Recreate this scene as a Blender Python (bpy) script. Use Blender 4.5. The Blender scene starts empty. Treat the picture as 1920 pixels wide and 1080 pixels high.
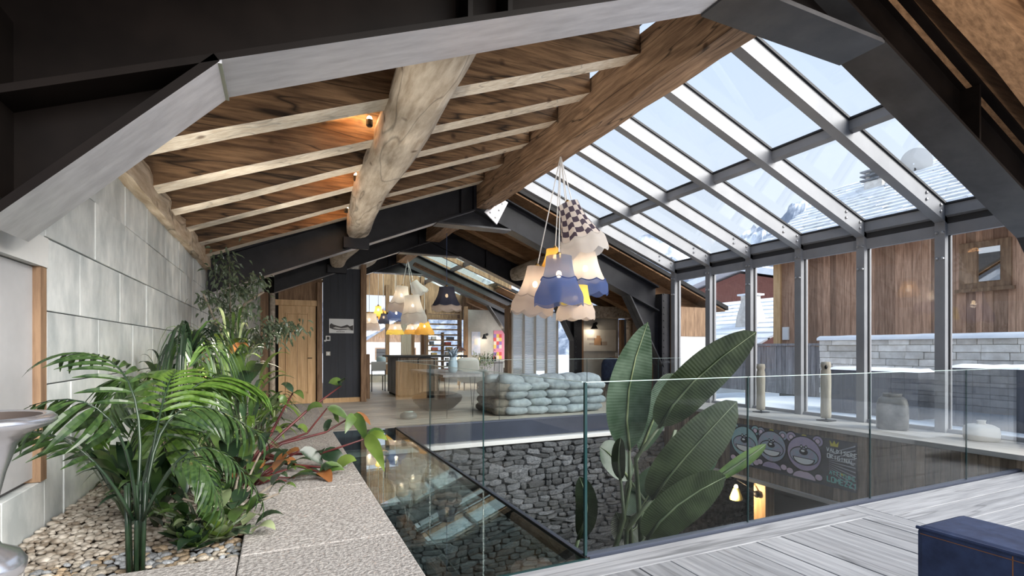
import bpy, bmesh, math, random
from mathutils import Vector, Matrix, noise
random.seed(7)
S = bpy.context.scene
C = S.collection
R = math.radians
V = Vector
PI = math.pi

# ------------------------------------------------------------------ camera, sky, sun, exposure
cd = bpy.data.cameras.new('camera')
cd.lens = 18.0; cd.sensor_width = 36.0; cd.shift_y = 112 / 1920
cd.clip_start = 0.05; cd.clip_end = 2000
cam = bpy.data.objects.new('camera', cd); C.objects.link(cam)
cam.location = (0, 0, 1.2); cam.rotation_euler = (R(90), 0, R(-24.525))
S.camera = cam

w = bpy.data.worlds.new('sky'); S.world = w; w.use_nodes = True
nt = w.node_tree; nt.nodes.clear()
o_ = nt.nodes.new('ShaderNodeOutputWorld'); b_ = nt.nodes.new('ShaderNodeBackground')
tc = nt.nodes.new('ShaderNodeTexCoord'); sx = nt.nodes.new('ShaderNodeSeparateXYZ'); cr = nt.nodes.new('ShaderNodeValToRGB')
nt.links.new(tc.outputs['Generated'], sx.inputs[0]); nt.links.new(sx.outputs['Z'], cr.inputs[0])
cr.color_ramp.elements[0].position = 0.0; cr.color_ramp.elements[0].color = (0.86, 0.92, 1.0, 1)
cr.color_ramp.elements[1].position = 0.75; cr.color_ramp.elements[1].color = (0.54, 0.72, 1.0, 1)
nt.links.new(cr.outputs[0], b_.inputs[0]); b_.inputs[1].default_value = 0.58
nt.links.new(b_.outputs[0], o_.inputs[0])

sd = bpy.data.lights.new('sun', 'SUN'); sd.energy = 4.2; sd.angle = R(50); sd.color = (1.0, 0.96, 0.9)
sun = bpy.data.objects.new('sun', sd); C.objects.link(sun)
sun.rotation_euler = V((-0.46, 0.74, -0.48)).to_track_quat('-Z', 'Y').to_euler()

S.view_settings.view_transform = 'Standard'; S.view_settings.look = 'None'
S.view_settings.gamma = 1.0; S.view_settings.use_curve_mapping = False
S.view_settings.exposure = 0.95
S.cycles.transparent_max_bounces = 24; S.cycles.max_bounces = 10; S.cycles.diffuse_bounces = 5; S.cycles.glossy_bounces = 4
S.cycles.caustics_reflective = False; S.cycles.caustics_refractive = False

# ------------------------------------------------------------------ materials
def M(name, c1, c2=None, rough=0.6, metal=0.0, sc=6.0, st=(1, 1, 1), bump=0.0, rnd=0.0, det=4.0, lo=0.35, hi=0.7, emis=None, es=0.0, spec=0.5, coat=0.0, crack=0.0):
    m = bpy.data.materials.new(name); m.use_nodes = True
    n = m.node_tree.nodes; l = m.node_tree.links; p = n['Principled BSDF']
    p.inputs['Roughness'].default_value = rough; p.inputs['Metallic'].default_value = metal
    p.inputs['Specular IOR Level'].default_value = spec
    if coat: p.inputs['Coat Weight'].default_value = coat; p.inputs['Coat Roughness'].default_value = 0.15
    col = None
    if c2 or bump:
        t = n.new('ShaderNodeTexCoord'); mp = n.new('ShaderNodeMapping'); mp.inputs['Scale'].default_value = st
        l.new(t.outputs['Object'], mp.inputs[0])
        if rnd:
            oi0 = n.new('ShaderNodeObjectInfo'); mu0 = n.new('ShaderNodeMath'); mu0.operation = 'MULTIPLY'; mu0.inputs[1].default_value = 37.0
            l.new(oi0.outputs['Random'], mu0.inputs[0]); l.new(mu0.outputs[0], mp.inputs['Location'])
        nz = n.new('ShaderNodeTexNoise'); nz.inputs['Scale'].default_value = sc; nz.inputs['Detail'].default_value = det
        nz.inputs['Roughness'].default_value = 0.6
        l.new(mp.outputs[0], nz.inputs['Vector'])
        if c2:
            r = n.new('ShaderNodeValToRGB'); r.color_ramp.elements[0].position = lo; r.color_ramp.elements[1].position = hi
            r.color_ramp.elements[0].color = (*c1, 1); r.color_ramp.elements[1].color = (*c2, 1)
            l.new(nz.outputs['Fac'], r.inputs[0]); col = r.outputs[0]
            if crack:            # drying checks that follow the grain, and a few knots
                m2 = n.new('ShaderNodeMapping'); m2.inputs['Scale'].default_value = [a * .55 for a in st]; l.new(mp.outputs[0], m2.inputs[0])
                m2.inputs['Scale'].default_value = (.6, .6, .6)
                n2 = n.new('ShaderNodeTexNoise'); n2.inputs['Scale'].default_value = 1.3; n2.inputs['Detail'].default_value = 2.0; l.new(m2.outputs[0], n2.inputs['Vector'])
                a1 = n.new('ShaderNodeMath'); a1.operation = 'SUBTRACT'; a1.inputs[1].default_value = .5; l.new(n2.outputs['Fac'], a1.inputs[0])
                a2 = n.new('ShaderNodeMath'); a2.operation = 'ABSOLUTE'; l.new(a1.outputs[0], a2.inputs[0])
                r2 = n.new('ShaderNodeValToRGB'); r2.color_ramp.elements[0].position = .0; r2.color_ramp.elements[1].position = .014
                k_ = 1 - crack; r2.color_ramp.elements[0].color = (k_, k_, k_, 1); r2.color_ramp.elements[1].color = (1, 1, 1, 1); l.new(a2.outputs[0], r2.inputs[0])
                vo = n.new('ShaderNodeTexVoronoi'); vo.inputs['Scale'].default_value = 3.2; l.new(t.outputs['Object'], vo.inputs['Vector'])
                r3 = n.new('ShaderNodeValToRGB'); r3.color_ramp.elements[0].position = .05; r3.color_ramp.elements[1].position = .13
                r3.color_ramp.elements[0].color = (.35, .3, .27, 1); r3.color_ramp.elements[1].color = (1, 1, 1, 1); l.new(vo.outputs['Distance'], r3.inputs[0])
                v2 = n.new('ShaderNodeVectorMath'); v2.operation = 'MULTIPLY'; l.new(col, v2.inputs[0]); l.new(r2.outputs[0], v2.inputs[1])
                v3 = n.new('ShaderNodeVectorMath'); v3.operation = 'MULTIPLY'; l.new(v2.outputs[0], v3.inputs[0]); l.new(r3.outputs[0], v3.inputs[1]); col = v3.outputs[0]
        if bump:
            bp = n.new('ShaderNodeBump'); bp.inputs['Strength'].default_value = bump; bp.inputs['Distance'].default_value = 0.02
            l.new(nz.outputs['Fac'], bp.inputs['Height']); l.new(bp.outputs[0], p.inputs['Normal'])
    if rnd:
        oi = n.new('ShaderNodeObjectInfo'); mr = n.new('ShaderNodeMapRange')
        mr.inputs['To Min'].default_value = 1 - rnd; mr.inputs['To Max'].default_value = 1 + rnd
        l.new(oi.outputs['Random'], mr.inputs['Value'])
        vm = n.new('ShaderNodeVectorMath'); vm.operation = 'SCALE'
        if col: l.new(col, vm.inputs[0])
        else: vm.inputs[0].default_value = c1
        l.new(mr.outputs[0], vm.inputs['Scale']); col = vm.outputs[0]
    if col: l.new(col, p.inputs['Base Color'])
    else: p.inputs['Base Color'].default_value = (*c1, 1)
    if emis:
        p.inputs['Emission Color'].default_value = (*emis, 1); p.inputs['Emission Strength'].default_value = es
    return m

def glass(name, tint=(0.94, 0.97, 0.96), f0=0.04, gl=(1, 1, 1)):
    m = bpy.data.materials.new(name); m.use_nodes = True
    n = m.node_tree.nodes; l = m.node_tree.links; n.clear()
    out = n.new('ShaderNodeOutputMaterial'); mx = n.new('ShaderNodeMixShader')
    tr = n.new('ShaderNodeBsdfTransparent'); tr.inputs[0].default_value = (*tint, 1)
    g = n.new('ShaderNodeBsdfGlossy'); g.inputs['Roughness'].default_value = 0.0; g.inputs[0].default_value = (*gl, 1)
    ge = n.new('ShaderNodeNewGeometry'); d = n.new('ShaderNodeVectorMath'); d.operation = 'DOT_PRODUCT'
    l.new(ge.outputs['Normal'], d.inputs[0]); l.new(ge.outputs['Incoming'], d.inputs[1])
    def mth(op, a, b=None, v=None):
        x = n.new('ShaderNodeMath'); x.operation = op
        if a is not None: l.new(a, x.inputs[0])
        if v is not None: x.inputs[1].default_value = v
        return x
    a = mth('ABSOLUTE', d.outputs['Value'])
    s = n.new('ShaderNodeMath'); s.operation = 'SUBTRACT'; s.inputs[0].default_value = 1.0; l.new(a.outputs[0], s.inputs[1])
    pw = mth('POWER', s.outputs[0], v=5.0); mu = mth('MULTIPLY', pw.outputs[0], v=1 - f0); ad = mth('ADD', mu.outputs[0], v=f0)
    l.new(ad.outputs[0], mx.inputs[0]); l.new(tr.outputs[0], mx.inputs[1]); l.new(g.outputs[0], mx.inputs[2]); l.new(mx.outputs[0], out.inputs[0])
    return m

def sheer(name, col, trans=0.5, see=0.12, checks=None):
    m = bpy.data.materials.new(name); m.use_nodes = True
    n = m.node_tree.nodes; l = m.node_tree.links; n.clear()
    out = n.new('ShaderNodeOutputMaterial')
    df = n.new('ShaderNodeBsdfDiffuse'); tl = n.new('ShaderNodeBsdfTranslucent'); tp = n.new('ShaderNodeBsdfTransparent')
    for x in (df, tl): x.inputs[0].default_value = (*col, 1)
    if checks:
        t = n.new('ShaderNodeTexCoord'); mp = n.new('ShaderNodeMapping'); mp.inputs['Scale'].default_value = (14, 7, 1)
        ck = n.new('ShaderNodeTexChecker'); ck.inputs['Scale'].default_value = 1.0
        ck.inputs['Color1'].default_value = (*col, 1); ck.inputs['Color2'].default_value = (*checks, 1)
        l.new(t.outputs['UV'], mp.inputs[0]); l.new(mp.outputs[0], ck.inputs['Vector'])
        for x in (df, tl): l.new(ck.outputs[0], x.inputs[0])
    m1 = n.new('ShaderNodeMixShader'); m1.inputs[0].default_value = trans; l.new(df.outputs[0], m1.inputs[1]); l.new(tl.outputs[0], m1.inputs[2])
    m2 = n.new('ShaderNodeMixShader'); m2.inputs[0].default_value = see; l.new(m1.outputs[0], m2.inputs[1]); l.new(tp.outputs[0], m2.inputs[2])
    l.new(m2.outputs[0], out.inputs[0]); return m

def leafm(name, c1, c2, rough=0.4, ribs=0.0, trans=0.15):
    m = bpy.data.materials.new(name); m.use_nodes = True
    n = m.node_tree.nodes; l = m.node_tree.links; p = n['Principled BSDF']; out = n['Material Output']
    p.inputs['Roughness'].default_value = rough
    t = n.new('ShaderNodeTexCoord'); nz = n.new('ShaderNodeTexNoise'); nz.inputs['Scale'].default_value = 7; l.new(t.outputs['Object'], nz.inputs['Vector'])
    r = n.new('ShaderNodeValToRGB'); r.color_ramp.elements[0].position = .35; r.color_ramp.elements[1].position = .68
    r.color_ramp.elements[0].color = (*c1, 1); r.color_ramp.elements[1].color = (*c2, 1); l.new(nz.outputs['Fac'], r.inputs[0])
    l.new(r.outputs[0], p.inputs['Base Color'])
    if ribs:
        mp = n.new('ShaderNodeMapping'); mp.inputs['Scale'].default_value = (0.0, ribs, 1); l.new(t.outputs['UV'], mp.inputs[0])
        wv = n.new('ShaderNodeTexWave'); wv.bands_direction = 'Y'; wv.inputs['Scale'].default_value = 1.0; wv.inputs['Distortion'].default_value = .3
        l.new(mp.outputs[0], wv.inputs['Vector'])
        bp = n.new('ShaderNodeBump'); bp.inputs['Strength'].default_value = .22; bp.inputs['Distance'].default_value = .005
        l.new(wv.outputs['Fac'], bp.inputs['Height']); l.new(bp.outputs[0], p.inputs['Normal'])
    tl = n.new('ShaderNodeBsdfTranslucent'); l.new(r.outputs[0], tl.inputs[0])
    mx = n.new('ShaderNodeMixShader'); mx.inputs[0].default_value = trans
    l.new(p.outputs[0], mx.inputs[1]); l.new(tl.outputs[0], mx.inputs[2]); l.new(mx.outputs[0], out.inputs[0])
    return m

def emit(name, col, s):
    m = bpy.data.materials.new(name); m.use_nodes = True
    n = m.node_tree.nodes; n.clear(); e = n.new('ShaderNodeEmission'); o = n.new('ShaderNodeOutputMaterial')
    e.inputs[0].default_value = (*col, 1); e.inputs[1].default_value = s; m.node_tree.links.new(e.outputs[0], o.inputs[0]); return m

G = {}
G['pane'] = glass('window glass', (0.985, 0.99, 0.99), f0=.03)
G['rail'] = glass('railing glass', (0.97, 0.988, 0.984), f0=.007)
G['edge'] = M('glass edge', (0.012, 0.04, 0.042), rough=.2)
G['gfloor'] = glass('floor glass', (0.80, 0.90, 0.88), f0=.19)
G['web'] = M('waxed black steel', (0.012, 0.0125, 0.017), (0.024, 0.024, 0.031), rough=.45, metal=.0, sc=2.5, bump=.03, spec=.3)
G['webbrown'] = M('brown black steel', (0.003, 0.0022, 0.002), (0.008, 0.0058, 0.005), rough=.42, metal=.0, sc=2.0, bump=.03, spec=.08)
G['flange'] = M('brushed steel', (0.52, 0.51, 0.54), (0.68, 0.67, 0.70), rough=.42, metal=.35, sc=3, st=(.6, 6, 3))
G['unlitflange'] = M('steel plate in unlit tone', (0.05, 0.05, 0.055), (0.085, 0.085, 0.09), rough=.4, metal=.6, sc=3)  # darker copy of flange steel; unlit look of right side put into colour
G['alu'] = M('grey painted aluminium', (0.235, 0.24, 0.26), (0.29, 0.295, 0.315), rough=.42, metal=.1, sc=2)
G['gasket'] = M('black gasket', (0.02, 0.02, 0.024), rough=.6)
G['bolt'] = M('steel bolt', (0.5, 0.5, 0.52), rough=.3, metal=.9)
G['raft'] = M('old rafter timber', (0.085, 0.046, 0.023), (0.30, 0.18, 0.095), rough=.75, sc=5, st=(.5, 6, 6), bump=.35, rnd=.3, det=6, crack=.85)
G['raftb'] = M('bleached rafter underside', (0.62, 0.53, 0.42), (0.86, 0.80, 0.70), rough=.85, sc=6, st=(.6, 5, 5), bump=.3, rnd=.12, det=6, crack=.35)
G['ridge'] = M('ridge beam timber', (0.17, 0.10, 0.06), (0.46, 0.30, 0.19), rough=.75, sc=4, st=(7, .5, 7), bump=.4, det=7, crack=.8)
G['log'] = M('grey weathered log', (0.36, 0.29, 0.22), (0.66, 0.59, 0.50), rough=.85, sc=4, st=(4, .7, 4), bump=.5, det=7, crack=.5)
G['board'] = M('ceiling boards', (0.07, 0.036, 0.018), (0.20, 0.11, 0.055), rough=.8, sc=5, st=(6, .5, 6), bump=.2, rnd=.3)
G['boardlt'] = M('orange ceiling boards', (0.17, 0.09, 0.042), (0.34, 0.19, 0.095), rough=.8, sc=5, st=(.6, 6, 6), bump=.2, rnd=.3)
G['plate'] = M('hewn wall plate', (0.40, 0.30, 0.20), (0.68, 0.58, 0.46), rough=.85, sc=5, st=(4, .6, 4), bump=.6, det=7, crack=.5)
G['tile'] = M('pale quartzite tile', (0.46, 0.495, 0.50), (0.78, 0.80, 0.79), rough=.5, sc=2.6, st=(1, 2.2, 1.3), bump=.12, rnd=.12, det=8)
G['grout'] = M('tile backing', (0.16, 0.16, 0.16), rough=.9)
G['granite'] = M('bush hammered granite', (0.21, 0.19, 0.175), (0.50, 0.47, 0.44), rough=.85, sc=70, bump=.6, det=3, rnd=.04)
G['peb'] = M('river pebble', (0.24, 0.21, 0.17), (0.52, 0.46, 0.38), rough=.6, sc=9, rnd=.5)
G['pebg'] = M('grey river pebble', (0.16, 0.17, 0.18), (0.38, 0.39, 0.40), rough=.6, sc=9, rnd=.4)
G['pebo'] = M('ochre river pebble', (0.22, 0.16, 0.10), (0.44, 0.34, 0.23), rough=.6, sc=9, rnd=.4)
G['soil'] = M('dark soil', (0.03, 0.02, 0.014), (0.09, 0.065, 0.045), rough=.95, sc=20, bump=.8)
G['deck'] = M('bleached deck plank', (0.225, 0.23, 0.245), (0.40, 0.405, 0.425), rough=.65, sc=4, st=(7, .45, 1), bump=.15, rnd=.14, det=7, crack=.4)
G['deckx'] = M('bleached deck plank across', (0.225, 0.23, 0.245), (0.40, 0.405, 0.425), rough=.65, sc=4, st=(.45, 7, 1), bump=.15, rnd=.14, det=7, crack=.4)
G['farfl'] = M('worn oak plank', (0.46, 0.41, 0.35), (0.72, 0.66, 0.58), rough=.45, sc=4, st=(.5, 7, 1), bump=.1, rnd=.13, det=6)
G['dark'] = M('dark recess', (0.015, 0.014, 0.014), rough=.9)
G['navy'] = M('navy steel fascia', (0.035, 0.045, 0.075), (0.05, 0.062, 0.10), rough=.35, sc=1.5, metal=.2)
G['white'] = M('white paint', (0.78, 0.79, 0.80), rough=.6)
G['slate'] = M('dark slate stone', (0.042, 0.047, 0.056), (0.18, 0.188, 0.205), rough=.75, sc=9, bump=.7, rnd=.5, det=6)
G['slatebed'] = M('slate joint', (0.018, 0.018, 0.02), rough=.95)
G['barnw'] = M('brown barn board', (0.27, 0.155, 0.10), (0.52, 0.33, 0.23), rough=.8, sc=4, st=(6, 6, .5), bump=.2, rnd=.35, det=6)
G['greyw'] = M('weathered grey board', (0.17, 0.165, 0.175), (0.34, 0.33, 0.34), rough=.85, sc=4, st=(6, 6, .5), bump=.2, rnd=.22, det=6)
G['ledgew'] = M('grey oak sill', (0.36, 0.34, 0.32), (0.54, 0.52, 0.49), rough=.6, sc=4, st=(6, .4, 6), bump=.1, det=6)
G['fasw'] = M('aged fascia board', (0.13, 0.095, 0.068), (0.36, 0.275, 0.205), rough=.75, sc=4, st=(6, 6, .5), bump=.2, rnd=.45, det=6)
G['pine'] = M('honey pine', (0.52, 0.32, 0.15), (0.74, 0.50, 0.27), rough=.5, sc=4, st=(6, 6, .5), bump=.05, det=5)
G['oldw'] = M('old brown timber', (0.15, 0.085, 0.048), (0.33, 0.21, 0.125), rough=.75, sc=4, st=(5, 5, .6), bump=.25, rnd=.2, det=6)
G['blackp'] = M('blue black board', (0.014, 0.017, 0.026), (0.022, 0.026, 0.038), rough=.6, sc=4, st=(8, 8, .4), bump=.1, rnd=.15)
G['plaster'] = M('grey plaster', (0.36, 0.345, 0.315), (0.46, 0.44, 0.405), rough=.9, sc=3)
G['wplaster'] = M('white plaster', (0.62, 0.62, 0.61), (0.72, 0.72, 0.70), rough=.9, sc=3)
G['snow'] = M('snow', (0.80, 0.84, 0.90), (0.92, 0.94, 0.97), rough=.8, sc=3, bump=.3)
G['snowroof'] = M('snowed stone slates', (0.33, 0.34, 0.37), (0.92, 0.94, 0.97), rough=.85, sc=2.2, st=(2.5, 1, 6), bump=.5, lo=.3, hi=.48, det=7, rnd=.1)
G['wall_st'] = M('pale dry stone', (0.60, 0.56, 0.51), (0.86, 0.83, 0.78), rough=.9, sc=5, bump=.5, rnd=.2, det=6)
G['rock'] = M('snowy mountain', (0.20, 0.25, 0.34), (0.86, 0.90, 0.96), rough=.9, sc=.035, lo=.40, hi=.52, det=10, bump=.0)
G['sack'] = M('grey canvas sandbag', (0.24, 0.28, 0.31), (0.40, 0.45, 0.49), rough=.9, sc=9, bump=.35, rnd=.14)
G['sackb'] = M('dark brown canvas', (0.10, 0.09, 0.075), (0.19, 0.17, 0.145), rough=.9, sc=9, bump=.5, rnd=.2)
G['denim'] = M('dark blue denim', (0.012, 0.02, 0.055), (0.028, 0.045, 0.105), rough=.8, sc=14, bump=.15, det=8)
G['stitch'] = M('orange stitching', (0.26, 0.10, 0.03), rough=.8)
G['chrome'] = M('silver urn', (0.62, 0.63, 0.68), (0.74, 0.75, 0.80), rough=.24, metal=.9, sc=2)
G['bronze'] = M('dark urn inside', (0.05, 0.035, 0.028), rough=.6)
G['pot'] = M('grey glazed pot', (0.035, 0.033, 0.03), (0.17, 0.165, 0.155), rough=.55, sc=5, bump=.15, lo=.3, hi=.65)
G['cream'] = M('cream ceramic', (0.62, 0.59, 0.53), (0.70, 0.67, 0.61), rough=.5, sc=4)
G['totem'] = M('pale driftwood', (0.40, 0.36, 0.29), (0.56, 0.52, 0.43), rough=.8, sc=5, st=(5, 5, .8), bump=.3)
G['blk'] = M('black metal', (0.015, 0.015, 0.016), rough=.45, metal=.3)
G['planter'] = M('anthracite composite', (0.055, 0.06, 0.08), (0.085, 0.09, 0.115), rough=.6, sc=4, st=(8, 8, .6))
G['cord'] = M('white cord', (0.75, 0.75, 0.76), rough=.7)
G['bluecord'] = M('blue cord', (0.12, 0.17, 0.34), rough=.7)
G['brass'] = M('brass', (0.6, 0.38, 0.13), rough=.3, metal=.9)
G['bulb'] = emit('warm bulb', (1.0, 0.72, 0.42), 14.0)
G['spot'] = emit('warm spot lens', (1.0, 0.80, 0.50), 60.0)
G['s_white'] = sheer('white lampshade fabric', (0.78, 0.74, 0.71))
G['s_beige'] = sheer('beige lampshade fabric', (0.66, 0.58, 0.54), see=.18)
G['s_blue'] = sheer('blue lampshade fabric', (0.10, 0.15, 0.36), see=.2)
G['s_grey'] = sheer('grey blue lampshade fabric', (0.20, 0.23, 0.34), see=.28)
G['s_yel'] = sheer('yellow lampshade fabric', (0.85, 0.68, 0.16))
G['s_amb'] = sheer('amber lampshade fabric', (0.72, 0.42, 0.10))
G['s_dark'] = sheer('slate lampshade fabric', (0.06, 0.065, 0.10), trans=.2, see=.03)
G['s_chk'] = sheer('gingham lampshade fabric', (0.80, 0.72, 0.67), checks=(0.09, 0.07, 0.10), trans=.4, see=.05)
G['streF'] = leafm('banana leaf face', (0.035, 0.065, 0.035), (0.095, 0.14, 0.095), rough=.25, ribs=14, trans=.05)
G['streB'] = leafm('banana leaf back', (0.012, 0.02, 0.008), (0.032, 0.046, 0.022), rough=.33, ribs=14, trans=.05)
G['stem'] = leafm('green stem', (0.07, 0.10, 0.055), (0.13, 0.16, 0.09), rough=.45)
G['palm'] = leafm('palm leaflet', (0.018, 0.042, 0.012), (0.06, 0.11, 0.03), rough=.3, trans=.15)
G['palmb'] = leafm('bright palm leaflet', (0.05, 0.11, 0.015), (0.13, 0.22, 0.04), rough=.3, trans=.25)
G['dkleaf'] = leafm('dark green leaf', (0.010, 0.024, 0.012), (0.03, 0.055, 0.028), rough=.25, trans=.05)
G['midleaf'] = leafm('mid green leaf', (0.035, 0.075, 0.016), (0.10, 0.165, 0.04), rough=.3, trans=.18)
G['yleaf'] = leafm('lime green leaf', (0.11, 0.18, 0.025), (0.22, 0.31, 0.07), rough=.4, trans=.3)
G['paleleaf'] = leafm('pale green leaf', (0.13, 0.18, 0.08), (0.32, 0.37, 0.20), rough=.45)
G['redleaf'] = leafm('rust leaf', (0.18, 0.065, 0.02), (0.30, 0.13, 0.04), rough=.45)
G['redstem'] = leafm('red stem', (0.06, 0.012, 0.014), (0.14, 0.03, 0.028), rough=.45)
G['figleaf'] = leafm('weeping fig leaf', (0.03, 0.05, 0.028), (0.14, 0.18, 0.12), rough=.22)
G['bark'] = M('thin trunk bark', (0.16, 0.13, 0.10), (0.30, 0.26, 0.21), rough=.9, sc=12, bump=.4)

# ------------------------------------------------------------------ mesh builder
OFF = {}
LASTN = ['']
class MB:
    def __init__(s): s.v = []; s.f = []; s.uv = {}
    def add(s, vs, fs):
        k = len(s.v); s.v += [V(p) for p in vs]; s.f += [tuple(i + k for i in q) for q in fs]; return s
    def bx(s, x0, x1, y0, y1, z0, z1):
        return s.add([(x0, y0, z0), (x1, y0, z0), (x1, y1, z0), (x0, y1, z0), (x0, y0, z1), (x1, y0, z1), (x1, y1, z1), (x0, y1, z1)],
                     [(0, 3, 2, 1), (4, 5, 6, 7), (0, 1, 5, 4), (1, 2, 6, 5), (2, 3, 7, 6), (3, 0, 4, 7)])
    def bar(s, p, q, wd, h, up=(0, 0, 1), top=False):
        p = V(p); q = V(q); d = (q - p).normalized(); sd_ = d.cross(V(up)).normalized(); u = sd_.cross(d)
        vs = []
        for e in (p, q):
            for a, b in ((-1, -1), (1, -1), (1, 1), (-1, 1)):
                vs.append(e + sd_ * (a * wd / 2) + u * (b * h / 2 + (h / 2 if top else 0)))
        return s.add(vs, [(0, 1, 2, 3), (7, 6, 5, 4), (0, 4, 5, 1), (1, 5, 6, 2), (2, 6, 7, 3), (3, 7, 4, 0)])
    def prism(s, poly, axis, a0, a1):
        n = len(poly); vs = []
        for a in (a0, a1):
            for (p, q) in poly:
                vs.append({'y': (p, a, q), 'x': (a, p, q), 'z': (p, q, a)}[axis])
        fs = [tuple(range(n)), tuple(range(2 * n - 1, n - 1, -1))] + [(i, n + i, n + (i + 1) % n, (i + 1) % n) for i in range(n)]
        return s.add(vs, fs)
    def tube(s, pts, r, n=8):
        pts = [V(p) for p in pts]; m = len(pts); rr = r if isinstance(r, (list, tuple)) else [r] * m
        vs = []; prev = None
        for i, p in enumerate(pts):
            d = (pts[min(i + 1, m - 1)] - pts[max(i - 1, 0)]).normalized()
            a = V((0, 0, 1)) if abs(d.z) < .95 else V((1, 0, 0))
            x = d.cross(a).normalized() if prev is None else (prev - d * prev.dot(d)).normalized()
            prev = x; y = d.cross(x)
            for k in range(n):
                t = 2 * PI * k / n; vs.append(p + (x * math.cos(t) + y * math.sin(t)) * rr[i])
        fs = [(i * n + k, i * n + (k + 1) % n, (i + 1) * n + (k + 1) % n, (i + 1) * n + k) for i in range(m - 1) for k in range(n)]
        fs += [tuple(range(n - 1, -1, -1)), tuple((m - 1) * n + k for k in range(n))]
        return s.add(vs, fs)
    def lathe(s, prof, c=(0, 0, 0), n=24, lobes=0, amp=0.0, cap=True, mat=None, uv=False):
        vs = []; c = V(c); m = len(prof)
        for i, (r, z) in enumerate(prof):
            for k in range(n):
                t = 2 * PI * k / n; q = r * (1 + amp * math.cos(lobes * t)) if lobes else r
                p = V((q * math.cos(t), q * math.sin(t), z))
                if mat: p = mat @ p
                vs.append(c + p)
        k0 = len(s.v)
        fs = [(i * n + k, i * n + (k + 1) % n, (i + 1) * n + (k + 1) % n, (i + 1) * n + k) for i in range(m - 1) for k in range(n)]
        if cap: fs += [tuple(range(n - 1, -1, -1)), tuple((m - 1) * n + k for k in range(n))]
        if uv:
            f0 = len(s.f)
            for i in range(m - 1):
                for k in range(n):
                    s.uv[f0 + i * n + k] = [(k / n, i / m), ((k + 1) / n, i / m), ((k + 1) / n, (i + 1) / m), (k / n, (i + 1) / m)]
        return s.add(vs, fs)
    def blob(s, c, r, n=10, m=6, pw=1.0):
        c = V(c); vs = []; r = V(r)
        f = lambda x: math.copysign(abs(x) ** pw, x)
        vs.append(c - V((0, 0, r.z)))
        for i in range(1, m):
            a = -PI / 2 + PI * i / m
            for k in range(n):
                t = 2 * PI * k / n
                vs.append(c + V((r.x * f(math.cos(t)) * f(math.cos(a)), r.y * f(math.sin(t)) * f(math.cos(a)), r.z * f(math.sin(a)))))
        vs.append(c + V((0, 0, r.z))); L_ = len(vs) - 1
        fs = [(0, 1 + (k + 1) % n, 1 + k) for k in range(n)]
        fs += [(1 + i * n + k, 1 + i * n + (k + 1) % n, 1 + (i + 1) * n + (k + 1) % n, 1 + (i + 1) * n + k) for i in range(m - 2) for k in range(n)]
        fs += [(1 + (m - 2) * n + k, 1 + (m - 2) * n + (k + 1) % n, L_) for k in range(n)]
        return s.add(vs, fs)
    def blade(s, pts, wd, nrm=None, prof=None, fold=0.15, seg=8, side=None):
        """leaf along a quadratic bezier of three points"""
        p0, p1, p2 = [V(p) for p in pts]; c1 = p1 * 2 - (p0 + p2) / 2
        prof = prof or (lambda t: math.sin(PI * min(1, t ** .75)) ** .8)
        vs = []; f0 = len(s.f)
        for i in range(seg + 1):
            t = i / seg; p = p0 * (1 - t) ** 2 + c1 * 2 * t * (1 - t) + p2 * t * t
            d = ((c1 - p0) * (1 - t) + (p2 - c1) * t)
            d = d.normalized() if d.length > 1e-6 else V((0, 0, 1))
            if side is not None: sd_ = V(side) - d * V(side).dot(d)
            else: sd_ = d.cross(V(nrm) if nrm is not None else V((0, 0, 1)))
            sd_ = sd_.normalized() if sd_.length > 1e-5 else V((1, 0, 0))
            u = sd_.cross(d); h = wd / 2 * max(prof(t), .015)
            for a in (-1, 0, 1): vs.append(p + sd_ * (a * h) + u * (abs(a) * h * fold))
        fs = []
        for i in range(seg):
            for k in range(2):
                fs.append((i * 3 + k, i * 3 + k + 1, (i + 1) * 3 + k + 1, (i + 1) * 3 + k))
                s.uv[f0 + len(fs) - 1] = [(k / 2, i / seg), ((k + 1) / 2, i / seg), ((k + 1) / 2, (i + 1) / seg), (k / 2, (i + 1) / seg)]
        return s.add(vs, fs)
    def build(s, name, mat, parent=None, smooth=False, bevel=0.0, origin=None):
        vs = s.v
        if parent is not None: off = OFF[parent.name]
        elif origin is not None: off = V(origin)
        else:
            xs = [p.x for p in vs]; ys = [p.y for p in vs]
            off = V(((min(xs) + max(xs)) / 2, (min(ys) + max(ys)) / 2, min(p.z for p in vs)))
        me = bpy.data.meshes.new(name); me.from_pydata([tuple(p - off) for p in vs], [], s.f)
        if s.uv:
            ul = me.uv_layers.new(name='UVMap')
            for i, q in s.uv.items():
                pg = me.polygons[i]
                for j, li in enumerate(pg.loop_indices): ul.data[li].uv = q[j]
        mats = mat if isinstance(mat, (list, tuple)) else [mat]
        for q in mats: me.materials.append(G[q] if isinstance(q, str) else q)
        if smooth:
            for pg in me.polygons: pg.use_smooth = True
        me.update()
        o = bpy.data.objects.new(name, me); C.objects.link(o)
        if parent is not None: o.parent = parent
        else: o.location = off
        OFF[o.name] = off; LASTN[0] = o.name
        if bevel:
            b = o.modifiers.new('bevel', 'BEVEL'); b.width = bevel; b.segments = 2; b.limit_method = 'ANGLE'
        return o

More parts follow.
